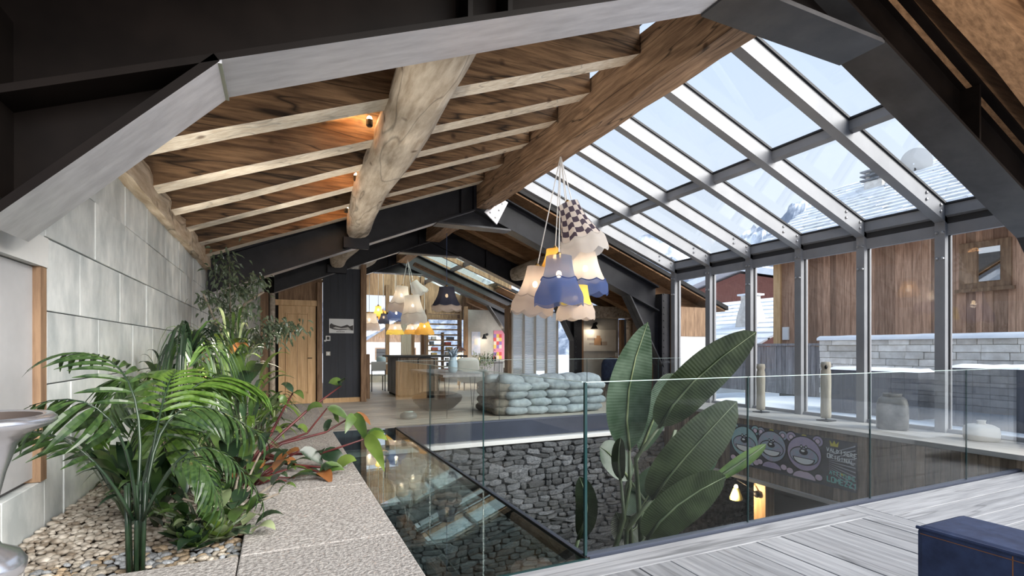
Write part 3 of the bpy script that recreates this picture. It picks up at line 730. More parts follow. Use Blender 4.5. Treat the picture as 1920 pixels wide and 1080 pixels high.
# mountain print, thermostat, switch
ph = thing('mountain_print', 'small black and white mountain print on the black panel', 'picture', (1.26, 11.8, 1.5))
B(1.005, 1.52, 11.80, 11.818, 1.52, 1.835).build('sheet', 'white', ph)
G['ink'] = M('print ink', (0.09, 0.085, 0.085), rough=.9)
mnt = [(1.015, 1.63), (1.10, 1.60), (1.22, 1.585), (1.40, 1.60), (1.51, 1.58), (1.51, 1.70), (1.44, 1.675), (1.38, 1.71), (1.32, 1.685), (1.25, 1.665), (1.18, 1.68), (1.10, 1.705), (1.05, 1.735), (1.015, 1.70)]
MB().prism(mnt, 'y', 11.797, 11.80).build('printed_ridge', 'ink', ph)
G['inkg'] = M('print grey', (0.55, 0.54, 0.53), rough=.9)
MB().prism([(1.08, 1.63), (1.20, 1.605), (1.35, 1.61), (1.46, 1.60), (1.40, 1.655), (1.33, 1.64), (1.26, 1.63), (1.14, 1.66)], 'y', 11.795, 11.797).build('printed_snow', 'inkg', ph)
for k in range(5): B(1.16 + k * .035, 1.183 + k * .035, 11.796, 11.80, 1.545, 1.56).build('printed_letter', 'ink', ph)
th_ = thing('thermostat', 'small white thermostat with dark screen on black panel', 'thermostat', (.97, 11.8, 1.34))
B(.935, 1.03, 11.795, 11.82, 1.35, 1.46).build('case', 'white', th_, bevel=.004)
B(.955, 1.012, 11.79, 11.795, 1.375, 1.44).build('screen', 'blk', th_)
B(.905, .945, 11.80, 11.82, 1.335, 1.37).build('side_unit', 'white', th_)
ls = thing('light_switch', 'white light switch on black panel below the thermostat', 'switch', (.985, 11.8, 1.03))
B(.945, 1.03, 11.805, 11.82, 1.03, 1.115).build('plate', 'cream', ls); B(.968, 1.007, 11.798, 11.805, 1.05, 1.095).build('rocker', 'white', ls)
dp_ = thing('framed_picture', 'dark photograph in pale mount on the white wall behind the fig', 'picture', (-.85, 11.8, 1.4))
B(-1.12, -.62, 11.80, 11.82, 1.42, 1.62).build('mount', 'white', dp_); B(-1.08, -.66, 11.795, 11.80, 1.5, 1.585).build('print', 'blk', dp_)

# far opening trim
ft = struct('trim_1')
B(5.27, 5.38, 11.82, 12.02, 0, 2.20).build('opening_post', 'oldw', ft, bevel=.006)
MB().bar((2.9, 11.92, 3.17), (5.33, 11.92, 2.20), .16, .07).build('opening_head', 'oldw', ft)
MB().bar((7.15, 11.92, 2.52), (5.33, 11.92, 2.25), .14, .06).build('opening_head', 'oldw', ft)
# blinds window between the opening and the third frame's column
w3 = struct('window_3')
G['blind'] = sheer('white blind slat', (0.92, 0.93, 0.94), trans=.85, see=.08)
G['mull'] = M('pale mullion', (0.72, 0.70, 0.67), rough=.5)
for i in range(5):
    a = 5.40 + i * .33; b = a + .33
    B(a, a + .045, 11.86, 11.94, .10, 2.32).build('mullion', 'mull', w3)
    B(a + .045, b, 11.93, 11.936, .10, 2.3).build('pane', 'pane', w3)
    z1 = 2.18 - i * .02
    if i < 4:
        z = .35 if i != 2 else .6
        while z < z1:
            MB().add([(a + .05, 11.885, z), (b - .01, 11.885, z), (b - .01, 11.865, z + .028), (a + .05, 11.865, z + .028), (a + .05, 11.888, z + .003), (b - .01, 11.888, z + .003), (b - .01, 11.868, z + .031), (a + .05, 11.868, z + .031)],
                     [(0, 1, 2, 3), (7, 6, 5, 4), (0, 4, 5, 1), (2, 6, 7, 3)]).build('blind_slat', 'blind', w3)
            z += .034
        B(a + .05, b - .01, 11.85, 11.90, z1, z1 + .04).build('blind_headrail', 'alu', w3)
B(5.38, 7.06, 11.85, 11.96, 0, .10).build('sill', 'alu', w3)
B(5.38, 7.06, 11.86, 11.95, 2.24, 2.34).build('head', 'alu', w3)

# alcove on the right, beyond the second frame
wa = struct('wall_alcove')
B(7.32, 8.6, 11.72, 11.9, 0, 2.35).build('plaster', 'plaster', wa)
B(8.9, 9.05, 11.72, 11.9, 0, 2.0).build('plaster', 'dark', wa)
B(8.95, 9.05, 8.8, 11.72, 0, 1.95).build('plaster', 'oldw', wa)
B(7.72, 9.05, 8.70, 8.8, 0, 1.45).build('plaster', 'wplaster', wa)
B(7.72, 9.05, 8.69, 8.8, 1.45, 2.1).build('gable_boarding', 'oldw', wa)
B(7.30, 7.40, 11.62, 11.74, 0, 2.2).build('corner_post', 'oldw', wa)
ap = thing('timber_post', 'squared brown post right of the alcove picture', 'post', (8.66, 11.6, 0))
B(8.60, 8.71, 11.60, 11.72, 0, 1.98).build('shaft', 'oldw', ap, bevel=.008)
al = thing('log_post', 'grey round log post at the edge of the alcove', 'post', (8.9, 11.5, 0))
MB().tube([(8.82, 11.5, 0), (8.81, 11.5, 1.1), (8.80, 11.5, 1.95)], [.09, .085, .085], 12).build('shaft', 'log', al, smooth=True)
hewn('log_lintel', 7.42, 8.93, 2.0, 2.30, 11.25, 11.5, 'log', 'rough hewn log lintel above the alcove wall', 4, .02)
tag(B(7.64, 7.72, 8.44, 8.58, 0.155, 2.74).build('timber_post', 'oldw', bevel=.006), 'narrow timber trim between the second frame and the glazing', 'post')
pc = thing('framed_picture', 'large pale picture of a terracotta building on alcove wall', 'picture', (7.93, 11.7, 1.1))
B(7.36, 8.50, 11.695, 11.72, 1.11, 1.69).build('canvas', 'cream', pc)
for q, cc in (((7.56, 7.80, 1.40, 1.47), (0.40, 0.36, 0.33)), ((7.62, 7.78, 1.28, 1.33), (0.45, 0.40, 0.36)), ((7.78, 8.02, 1.27, 1.46), (0.50, 0.29, 0.16)), ((7.86, 7.98, 1.46, 1.53), (0.46, 0.28, 0.16)), ((8.0, 8.2, 1.27, 1.37), (0.44, 0.36, 0.30))):
    B(q[0], q[1], 11.692, 11.695, q[2], q[3]).build('painted_block', M('picture paint', cc, rough=.9), pc)
def wall_lamp(p, label, fy):
    t = thing('wall_lamp', label, 'wall lamp', p); x, y, z = p
    MB().lathe([(.045, 0), (.045, .02)], (x + .12, y, z), 12, mat=Matrix.Rotation(R(90), 3, 'X')).build('mount', 'blk', t)
    MB().tube([(x + .12, y - .02, z), (x + .06, y - .12, z + .02), (x - .06, y - .2, z)], .009, 6).build('arm', 'blk', t)
    MB().lathe([(.02, .06), (.035, .05), (.045, 0), (.10, -.10)], (x - .06, y - .2, z - .06), 14, cap=False).build('shade', 'blk', t, smooth=True)
    MB().blob((x - .06, y - .2, z - .10), (.028, .028, .035), 8, 6).build('bulb', 'bulb', t)
    plight('lamp_light', (x - .06, y - .2, z - .2), 2.5, (1, .85, .66), parent=t); return t
wall_lamp((7.72, 11.70, 1.86), 'black swing arm wall lamp above the alcove picture', 1)
tag(B(8.50, 8.56, 11.70, 11.72, .95, 1.06).build('light_switch', 'white', bevel=.003), 'white light switch on the alcove wall right of the picture', 'switch')
ac = thing('armchair', 'dark blue armchair with wooden back in the alcove', 'armchair', (7.6, 10.6, 0))
MB().blob((7.55, 10.6, .62), (.26, .12, .34), 14, 8, .6).build('backrest', 'denim', ac, smooth=True)
MB().blob((7.6, 10.32, .38), (.30, .28, .10), 14, 8, .5).build('seat', 'denim', ac, smooth=True)
MB().blob((7.72, 10.70, .64), (.22, .05, .34), 14, 8, .6).build('back_shell', 'oldw', ac, smooth=True)
for a, b in ((-.24, -.2), (.24, -.2), (-.24, .16), (.24, .16)): MB().tube([(7.6 + a, 10.4 + b, .3), (7.6 + a * 1.1, 10.4 + b * 1.1, 0)], [.02, .013], 6).build('leg', 'oldw', ac)
stl = thing('side_table', 'low round wooden side table beside the blue armchair', 'table', (8.3, 10.5, 0))
MB().lathe([(.24, .34), (.25, .36), (.25, .385), (.24, .39)], (8.15, 10.4, 0), 18).build('table_top', 'oldw', stl)
for k in range(3): MB().tube([(8.15 + .16 * math.cos(k * 2.1), 10.4 + .16 * math.sin(k * 2.1), .34), (8.15 + .2 * math.cos(k * 2.1), 10.4 + .2 * math.sin(k * 2.1), 0)], .016, 6).build('leg', 'oldw', stl)

# ------------------------------------------------------------------ sandbag bench
def bagmesh(k, mat):
    mb = MB(); n = 14; m = 10; L_, W_, H_ = .50, .30, .085
    vs = []; fs = []
    for i in range(n + 1):
        t = -1 + 2 * i / n; pr_ = max(1 - abs(t) ** 3.4, 0) ** .5
        for j in range(m):
            a = 2 * PI * j / m; ca = math.copysign(abs(math.cos(a)) ** .75, math.cos(a)); sa = math.copysign(abs(math.sin(a)) ** .8, math.sin(a))
            p = V((t * L_ / 2, ca * W_ / 2 * (.55 + .45 * pr_), sa * H_ * max(pr_, .06)))
            p += noise.noise_vector(p * 9 + V((k * 5., 0, 0))) * .014
            vs.append(p)
    for i in range(n):
        for j in range(m): fs.append((i * m + j, i * m + (j + 1) % m, (i + 1) * m + (j + 1) % m, (i + 1) * m + j))
    fs += [tuple(range(m - 1, -1, -1)), tuple(n * m + j for j in range(m))]
    o = mb.add(vs, fs).build('sandbag', mat, smooth=True, origin=(0, 0, 0)); me = o.data; bpy.data.objects.remove(o); return me
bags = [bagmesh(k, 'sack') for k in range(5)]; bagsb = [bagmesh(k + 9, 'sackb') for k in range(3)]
def bag(me, p, rot, label, group, scl=(1, 1, 1)):
    o = inst('sandbag', me, None, p, rot, scl); tag(o, label, 'sandbag', group)
rown = ['bottom', 'second', 'third', 'fourth']
ORD = ['leftmost', 'second from left', 'middle', 'second from right', 'rightmost']
for r_ in range(4):
    for i in range(5):
        x = 3.86 + i * .395 + (.05 if r_ % 2 else -.02)
        bag(random.choice(bags), (x, 8.27 + U(-.02, .02) + r_ * .012, .085 + r_ * .138), (U(-.12, .12), U(-.07, .07), U(-.08, .08)),
            '%s pale grey sandbag in the %s row of the bench front' % (ORD[i], rown[r_]), 'front sandbags, %s row' % rown[r_], (.93, 1.05, .97))
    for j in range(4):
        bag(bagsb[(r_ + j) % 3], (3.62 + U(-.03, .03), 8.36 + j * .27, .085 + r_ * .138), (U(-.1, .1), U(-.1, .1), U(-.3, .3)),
            '%s dark brown sandbag in the %s row of the bench left end' % (['nearest', 'second nearest', 'second farthest', 'farthest'][j], rown[r_]), 'end sandbags, %s row' % rown[r_], (.62, .95, 1))
for i in range(5):
    bag(bags[i], (3.82 + i * .40, 8.40 + U(-.02, .03), .615), (.18, U(-.06, .06), U(-.15, .15)), '%s plump grey sandbag lying on top of the bench' % ORD[i], 'sandbags on top of the bench', (1.0, 1.3, 1.15))
bag(bags[2], (3.62, 8.75, .615), (0, .1, 1.3), 'grey green sandbag on the top left corner of the bench', None, (1.0, 1.2, 1.1))

# ------------------------------------------------------------------ table, pouf, dish, vase
tb = thing('hairpin_table', 'narrow wooden table on thin black hairpin legs beside the sandbags', 'table', (2.85, 9.4, 0))
B(2.50, 3.20, 8.25, 10.7, .70, .745).build('table_top', 'greyw', tb, bevel=.004)
for x, y in ((2.60, 8.36), (3.08, 8.40), (2.62, 10.6), (3.1, 10.6)):
    MB().tube([(x - .05, y, .70), (x, y, .0), (x + .05, y + .02, .70)], .006, 6).build('leg', 'blk', tb)
pf = thing('lounge_pouf', 'low glossy charcoal boat shaped pouf under the hairpin table', 'pouf', (2.78, 9.6, 0))
MB().lathe([(.20, .01), (.30, .05), (.43, .17), (.46, .25), (.44, .29), (.36, .32)], (2.78, 9.55, 0), 28, lobes=2, amp=.06).build('body', M('glossy charcoal vinyl', (0.010, 0.010, 0.014), rough=.4, spec=.3), pf, smooth=True)
MB().lathe([(.36, .318), (.30, .345), (.15, .36), (.01, .362)], (2.78, 9.55, 0), 28, lobes=2, amp=.06).build('cushion', M('taupe leather', (0.16, 0.13, 0.11), rough=.4), pf, smooth=True)
ds = thing('glass_dish', 'small grey glass dish on the plank floor by the glass floor', 'dish', (2.0, 8.55, 0))
MB().lathe([(.10, .002), (.14, .02), (.145, .06), (.12, .10), (.08, .115)], (2.0, 8.6, 0), 18).build('bowl', M('smoky glass', (0.16, 0.18, 0.18), rough=.15), ds, smooth=True)
MB().lathe([(.08, .116), (.075, .128), (.03, .13)], (2.0, 8.6, 0), 18).build('lid', M('pale teal glass', (0.45, 0.58, 0.56), rough=.15), ds, smooth=True)
vs_ = thing('flower_vase', 'pale blue vase with dried blue flowers on the hairpin table', 'vase', (2.88, 8.9, .745))
G['vblue'] = M('pale blue ceramic', (0.30, 0.42, 0.50), (0.42, 0.53, 0.60), rough=.4, sc=6)
MB().lathe([(.06, .746), (.085, .80), (.085, .92), (.06, 1.0), (.055, 1.03)], (2.88, 8.9, 0), 16).build('body', 'vblue', vs_, smooth=True)
G['dflower'] = M('dried blue flower', (0.20, 0.28, 0.38), (0.42, 0.50, 0.55), rough=.9, sc=30)
fm = MB()
for k in range(60):
    a = U(0, 6.28); r0 = U(.02, .15); z1 = U(1.06, 1.24)
    fm.blade([(2.88, 8.9, 1.0), (2.88 + r0 * .5 * math.cos(a), 8.9 + r0 * .5 * math.sin(a), (1.0 + z1) / 2 + .02), (2.88 + r0 * math.cos(a), 8.9 + r0 * math.sin(a), z1)], .035, nrm=(math.cos(a + 1), math.sin(a + 1), .2), seg=3)
fo = fm.build('dried_flowers', 'dflower', vs_); fo['kind'] = 'stuff'

# ------------------------------------------------------------------ far dining room
wd_ = struct('wall_dining')
B(5.75, 7.3, 16.5, 16.62, 0, 2.5).build('plaster', 'plaster', wd_)
B(1.55, 1.70, 12.05, 18.6, 0, 2.9).build('plaster', 'plaster', wd_)
B(7.2, 7.3, 15.0, 18.6, 0, .5).build('plaster', 'plaster', wd_)
B(5.72, 5.86, 16.44, 16.5, 0, 2.6).build('timber_stud', 'oldw', wd_)
B(1.7, 7.3, 18.3, 18.42, 2.25, 2.45).build('header', 'oldw', wd_)
B(1.7, 7.3, 18.3, 18.42, 0, .25).build('plinth', 'plaster', wd_)
for x in (1.72, 2.6, 3.45, 4.35, 4.72): B(x, x + .13, 18.3, 18.44, .25, 2.9 + .3 * (x - 1.7)).build('timber_stud', 'oldw', wd_)
x = 1.7
while x < 7.2:
    b = min(x + .22, 7.2)
    if not 2.75 < x < 3.9: MB().prism([(x + .003, 2.45), (b - .003, 2.45), (b - .003, zr(b) + .28), (x + .003, zr(x) + .28)], 'y', 18.36, 18.40).build('gable_board', 'oldw', wd_)
    else: MB().prism([(x + .003, 3.05), (b - .003, 3.05), (b - .003, zr(b) + .28), (x + .003, zr(x) + .28)], 'y', 18.36, 18.40).build('gable_board', 'oldw', wd_)
    x = b
w4 = struct('window_4')
for a, b in ((1.85, 2.6), (2.73, 3.45), (3.58, 4.35), (4.48, 4.72), (4.85, 7.2)): B(a, b, 18.35, 18.36, .25, 2.25).build('pane', 'pane', w4)
# far skylight
w5 = struct('window_5')
for y in (11.82, 13.0, 14.1, 15.3, 16.6, 18.5):
    MB().prism([(3.5, zr(3.5) + .12), (6.4, zr(6.4) + .12), (6.4, zr(6.4) + .26), (3.5, zr(3.5) + .26)], 'y', y - .04, y + .04).build('glazing_bar', 'oldw' if y > 12 else 'alu', w5)
for x in (4.9,):
    MB().prism([(x - .03, zr(x) + .14), (x + .03, zr(x) + .13), (x + .03, zr(x) + .25), (x - .03, zr(x) + .26)], 'y', 11.9, 18.5).build('crossbar', 'alu', w5)
MB().prism([(3.5, zr(3.5) + .265), (6.4, zr(6.4) + .265), (6.4, zr(6.4) + .275), (3.5, zr(3.5) + .275)], 'y', 11.8, 18.5).build('pane', glass('greenish roof glass', (0.88, 0.95, 0.90)), w5)
# curtains
G['curt'] = M('beige curtain', (0.46, 0.41, 0.36), (0.56, 0.51, 0.45), rough=.9, sc=5, st=(8, 8, .3))
for a, b, lb in ((1.9, 2.42, 'leftmost beige pleated curtain in the dining room window'), (3.95, 4.32, 'beige pleated curtain next to the slatted shelves')):
    mb = MB(); n = 40; vs = []
    for i in range(n + 1):
        x = a + (b - a) * i / n; y = 18.15 + .035 * math.sin(i * 1.25)
        vs += [(x, y, .05), (x, y, 2.2), (x, y + .01, 2.2), (x, y + .01, .05)]
    fs = []
    for i in range(n): fs += [(i * 4, i * 4 + 1, i * 4 + 5, i * 4 + 4), (i * 4 + 2, i * 4 + 3, i * 4 + 7, i * 4 + 6), (i * 4 + 1, i * 4 + 2, i * 4 + 6, i * 4 + 5)]
    tag(mb.add(vs, fs).build('curtain', 'curt', smooth=True), lb, 'curtain')
# bar counter
bc = thing('bar_counter', 'rustic plank bar counter with long dark top in the dining room', 'counter', (3.1, 12.9, 0))
for i in range(5): B(2.66 + i * .19, 2.845 + i * .19, 12.30, 12.34, .06, .96).build('front_board', 'fasw', bc)
for i in range(6): B(2.62, 2.66, 12.34 + i * .22, 12.55 + i * .22, .06, .96).build('side_board', 'greyw', bc)
B(2.66, 3.60, 12.34, 13.65, .0, .95).build('carcass', 'dark', bc)
B(2.50, 4.35, 12.24, 13.75, .965, 1.01).build('counter_top', 'blk', bc, bevel=.005)
# bar stool back
st = thing('bar_stool', 'black tube framed stool standing at the bar counter', 'stool', (3.3, 11.98, 0))
MB().tube([(3.06, 12.12, .62), (3.06, 12.16, .93), (3.12, 12.17, .95), (3.40, 12.17, .95), (3.46, 12.16, .93), (3.46, 12.12, .62)], .014, 8).build('backrest', 'blk', st, smooth=True)
MB().bx(3.05, 3.47, 11.78, 12.14, .60, .635).build('seat', 'blk', st, bevel=.01)
for a, b in ((3.07, 11.80), (3.45, 11.80), (3.07, 12.12), (3.45, 12.12)): MB().tube([(a, b, .60), (a, b, 0)], .012, 6).build('leg', 'blk', st)
# white bistro table, chairs, red stool
wt = thing('bistro_table', 'small white table by the left dining window', 'table', (2.75, 15.3, 0))
B(2.3, 3.2, 15.0, 15.7, .72, .75).build('table_top', 'white', wt)
for a, b in ((2.36, 15.05), (3.14, 15.05), (2.36, 15.65), (3.14, 15.65)): B(a - .015, a + .015, b - .015, b + .015, 0, .72).build('leg', 'blk', wt)
def chair(x, y, mat, label):
    t = thing('dining_chair', label, 'chair', (x, y, 0))
    MB().bx(x - .2, x + .2, y - .2, y + .2, .43, .46).build('seat', mat, t, bevel=.01); MB().bx(x - .2, x + .2, y - .21, y - .19, .56, .82).build('backrest', mat, t, bevel=.01)
    for a in (-.18, .18):
        B(x + a - .012, x + a + .012, y - .21, y - .185, .43, .6).build('back_post', 'blk', t)
        for b in (-.18, .18): B(x + a - .012, x + a + .012, y + b - .012, y + b + .012, 0, .43).build('leg', 'blk', t)
chair(2.5, 14.5, 'white', 'white chair with thin black legs in front of the bistro table')
chair(3.05, 14.45, M('coral red plastic', (0.62, 0.10, 0.06), rough=.5), 'coral red chair partly hidden by the bar counter')
tag(MB().lathe([(.10, .752), (.14, .80), (.14, .90), (.08, .95)], (2.75, 15.3, 0), 14).build('table_bowl', 'vblue', smooth=True), 'pale blue rounded bowl on the bistro table', 'bowl')
# slatted shelf against the window
sh = thing('slatted_shelf', 'tall slatted wooden shelf standing against the bright far window', 'shelf', (5.4, 17.8, 0))
for x in (4.74, 5.98): B(x, x + .07, 17.65, 17.95, 0, 2.55).build('upright', 'oldw', sh)
for k in range(13): B(4.81, 5.98, 17.66, 17.94, .12 + k * .19, .165 + k * .19).build('shelf_board', 'oldw', sh)
B(5.34, 5.40, 17.7, 17.9, 0, 1.75).build('divider', 'oldw', sh)
cols = [(0.5, 0.12, 0.1), (0.75, 0.7, 0.62), (0.12, 0.14, 0.2), (0.6, 0.45, 0.2), (0.7, 0.72, 0.75)]
bkm = [M('book cover', c_, rough=.7) for c_ in cols]
shn = ['', 'lowest', 'second lowest', 'third lowest', 'middle', 'upper middle', 'third highest', 'second highest']
for k in range(1, 8):
    for s_ in range(2):
        x = 4.88 + s_ * .56 + U(0, .1); hgt = U(.09, .135); z0 = .165 + k * .19; ci = (k * 2 + s_ * 3) % 5
        tag(B(x, x + U(.10, .26), 17.70, 17.86, z0, z0 + hgt).build('shelf_box', bkm[ci]), 'small %s box on the %s half of the %s shelf board' % (['red', 'cream', 'dark blue', 'ochre', 'pale grey'][ci], ['left', 'right'][s_], shn[k]), 'box', 'boxes on the slatted shelf')
wall_lamp((6.45, 16.48, 1.66), 'black swing arm wall lamp on the far dining room wall', 1)
for q, cc, lb in (((6.0, 6.32, .95, 1.75), (0.40, 0.47, 0.62), 'pale blue upright poster beside the far wall lamp'),):
    t = thing('wall_poster', lb, 'poster', (6.16, 16.5, .95)); B(q[0], q[1], 16.48, 16.498, q[2], q[3]).build('sheet', M('poster blue', cc, (0.62, 0.60, 0.66), rough=.8, sc=6), t)
    B(6.10, 6.22, 16.476, 16.48, 1.3, 1.5).build('printed_block', 'cream', t)
po = thing('patchwork_hanging', 'red yellow and violet patchwork hanging on the far wall', 'hanging', (7.0, 16.5, .8))
pal = [(0.55, 0.08, 0.08), (0.65, 0.45, 0.10), (0.25, 0.14, 0.38), (0.62, 0.55, 0.45), (0.60, 0.22, 0.30)]
pm = [M('patch', c_, rough=.8) for c_ in pal]
for i in range(4):
    for j in range(8): B(6.82 + i * .10, 6.92 + i * .10, 16.48, 16.495, .80 + j * .125, .925 + j * .125).build('patch', pm[(i * 3 + j * 2 + i * j) % 5], po)
cb = thing('low_sideboard', 'low wooden sideboard under the far wall lamp', 'sideboard', (6.4, 16.2, 0))
B(5.95, 7.0, 16.05, 16.42, .05, .70).build('carcass', 'oldw', cb, bevel=.006); B(5.92, 7.03, 16.0, 16.45, .70, .74).build('worktop', 'greyw', cb)
for i in range(3): B(5.97 + i * .345, 6.30 + i * .345, 16.03, 16.05, .08, .68).build('door', 'greyw', cb)
bm_ = MB().lathe([(.035, 0), (.035, .15), (.012, .20), (.012, .27)], (0, 0, 0), 10).build('bottle', M('dark bottle glass', (0.02, 0.03, 0.02), rough=.1), origin=(0, 0, 0))
bm_.location = (6.2, 16.2, .74); tag(bm_, 'leftmost dark bottle on the far sideboard', 'bottle', 'bottles on the far sideboard')
for k in range(1, 6): o = bm_.copy(); C.objects.link(o); o.location = (6.2 + k * .09 + (.1 if k > 3 else 0), 16.2 + U(-.05, .05), .74); o['label'] = '%s dark bottle from the left on the far sideboard' % ['', 'second', 'third', 'fourth', 'fifth', 'sixth'][k]
lc = thing('lounge_chair', 'pale upholstered lounge chair behind the sandbag bench', 'armchair', (5.3, 13.8, 0))
MB().blob((5.05, 13.9, .36), (.38, .34, .16), 14, 8, .5).build('seat', 'cream', lc, smooth=True)
MB().blob((5.05, 14.2, .60), (.36, .10, .32), 14, 8, .5).build('backrest', 'cream', lc, smooth=True)
for s_ in (-1, 1): MB().blob((5.05 + s_ * .38, 13.9, .46), (.07, .32, .12), 10, 6, .5).build('armrest', 'cream', lc, smooth=True)
for a in (-.28, .28):
    for b in (-.2, .24): MB().tube([(5.05 + a, 13.9 + b, .22), (5.05 + a, 13.9 + b, 0)], .018, 6).build('leg', 'oldw', lc)
gs = thing('green_shrub', 'grey green potted shrub behind the sandbag bench', 'plant', (5.9, 14.6, 0))
MB().lathe([(.14, 0), (.18, .28), (.17, .30)], (5.75, 14.6, 0), 16).build('pot', 'pot', gs, smooth=True)
fm = MB()
for k in range(260):
    a = U(0, 6.28); b = U(-.4, 1.4); r0 = U(.12, .36); c_ = V((5.75 + r0 * math.cos(a), 14.6 + r0 * math.sin(a), .72 + .34 * math.sin(b) * r0 / .36 + U(-.1, .1)))
    d = V((U(-1, 1), U(-1, 1), U(-.3, 1))).normalized() * .07
    fm.blade([c_, c_ + d * .5, c_ + d], .035, nrm=(U(-1, 1), U(-1, 1), U(-1, 1)), seg=2)
fm.build('foliage', 'paleleaf', gs)['kind'] = 'stuff'
kb = thing('brown_floor_lamp', 'dark shaded lamp with glowing base near the shelves', 'lamp', (5.0, 15.5, 0))
MB().lathe([(.05, 1.25), (.22, 1.12), (.20, 1.10)], (5.25, 15.6, 0), 12, lobes=6, amp=.1).build('shade', M('dark brown felt', (0.05, 0.02, 0.015), rough=.9), kb)
MB().lathe([(.10, 1.12), (.16, 1.02), (.12, .98)], (5.25, 15.6, 0), 12).build('inner_shade', 'cream', kb)
MB().tube([(5.25, 15.6, 0), (5.25, 15.6, 1.1)], .05, 8).build('stand', 'pine', kb); plight('lamp_light', (5.25, 15.45, .8), 8, parent=kb)

# ------------------------------------------------------------------ pendant lamps
def pendant(label, top, bot, rt, rb, up_m, low_m, apex, group=None, band=.42, lobes=8, cordm='cord', bulb=True, energy=1.0, split=True, n=40):
    top = V(top); bot = V(bot); ax = (top - bot); h = ax.length; q = V((0, 0, 1)).rotation_difference(ax.normalized()).to_matrix()
    t = thing('pendant_lamp', label, 'pendant lamp', bot, group)
    prf = lambda f: rt + (rb - rt) * (min(1, f / .8) ** 2.0 * .8 + min(1, f / .8) * .2)
    def ring(a, b, m, nm, sc0=0.0, sc1=0.0, o=0.0):
        mb = MB(); k = 7; vs = []
        for i in range(k + 1):
            f = a + (b - a) * i / k                         # 0 top .. 1 bottom
            rr = prf(f)
            for j in range(n):
                an = 2 * PI * j / n; wv = abs(math.sin(an * lobes / 2))
                f2 = f + (sc0 * (1 - i / k) + sc1 * (i / k)) * wv
                r2 = (rr + o) * (1 + .035 * f * math.cos(an * lobes))
                vs.append(bot + q @ V((r2 * math.cos(an), r2 * math.sin(an), h * (1 - f2))))
        fs = []
        for i in range(k):
            for j in range(n):
                mb.uv[len(fs)] = [(j / n, i / k), ((j + 1) / n, i / k), ((j + 1) / n, (i + 1) / k), (j / n, (i + 1) / k)]
                fs.append((i * n + j, i * n + (j + 1) % n, (i + 1) * n + (j + 1) % n, (i + 1) * n + j))
        return mb.add(vs, fs).build(nm, m, t, smooth=True)
    if low_m:
        ring(0, 1 - band, up_m, 'shade', 0, .06)
        ring(1 - band, 1.0, low_m, 'scalloped_band', .05, .08, .006)
        pts = []
        for j in range(49):
            an = 2 * PI * j / 48; f = 1 - band; rr = prf(f) + .012; wv = abs(math.sin(an * lobes / 2)); f2 = f + .055 * wv
            pts.append(bot + q @ V((rr * math.cos(an), rr * math.sin(an), h * (1 - f2))))
        MB().tube(pts, .007, 5).build('piping', low_m, t)
    else:
        ring(0, 1.0, up_m, 'shade', 0, .09)
    MB().tube([top + ax * .02, V(apex)], .007, 6).build('cord', cordm, t)
    MB().lathe([(.03, 0), (.03, .05), (.012, .07)], top - V((0, 0, .02)), 10).build('lamp_holder', 'brass', t)
    if bulb:
        c = top - ax * .38; MB().blob(c, (.032, .032, .042), 10, 7).build('bulb', 'bulb', t, smooth=True)
        plight('bulb_light', c - V((0, 0, .05)), energy, (1, .82, .62), parent=t, r=.05)
    return t
AP = (3.33, 5.78, 3.69)
pg = 'hanging cluster of lampshades over the void'
pendant('blue fringed lampshade at the front of the hanging cluster', (2.99, 5.23, 2.27), (2.99, 5.23, 1.72), .15, .29, 's_grey', 's_blue', AP, pg, band=.55, lobes=6)
pendant('white lampshade with blue hem at the right of the cluster', (3.60, 5.63, 2.42), (3.62, 5.62, 1.90), .15, .27, 's_white', 's_blue', AP, pg, band=.33)
pendant('dusty beige lampshade at the left of the cluster', (3.05, 5.90, 2.24), (2.98, 5.92, 1.66), .13, .27, 's_beige', 's_beige', AP, pg, band=.35)
pendant('yellow banded lampshade at the bottom of the cluster', (3.36, 5.48, 1.97), (3.37, 5.48, 1.57), .16, .235, 's_yel', 's_beige', AP, pg, band=.42)
pendant('gingham checked lampshade tilted at the top of the cluster', (3.24, 5.45, 2.97), (3.43, 5.36, 2.36), .13, .29, 's_chk', 's_white', AP, pg, band=.30, bulb=False)
pendant('small amber lampshade hidden at the back of the cluster', (3.43, 6.10, 2.54), (3.43, 6.10, 2.25), .12, .2, 's_amb', None, AP, pg)
A2 = (3.28, 14.2, 3.66); pg2 = 'white lampshade cluster in the far room'
pendant('pale blue topped white lampshade, left of the far cluster', (3.15, 14.28, 2.92), (3.10, 14.3, 2.24), .16, .34, 's_white', 's_beige', A2, pg2, band=.3)
pendant('large white lampshade, front of the far cluster', (3.30, 13.78, 2.62), (3.36, 13.76, 1.90), .2, .34, 's_white', 's_white', A2, pg2, band=.35)
pendant('small tilted white lampshade, top of the far cluster', (3.50, 14.43, 3.08), (3.70, 14.37, 2.74), .12, .24, 's_white', None, A2, pg2, bulb=False)
pendant('slate grey lampshade with pale scalloped hem hanging alone', (3.29, 10.59, 2.50), (3.29, 10.59, 2.02), .16, .31, 's_dark', 's_beige', (3.29, 10.59, 3.66), None, band=.18, cordm='bluecord')
pg3 = 'assorted lampshades over the dining table'
def zc(y): return 3.66
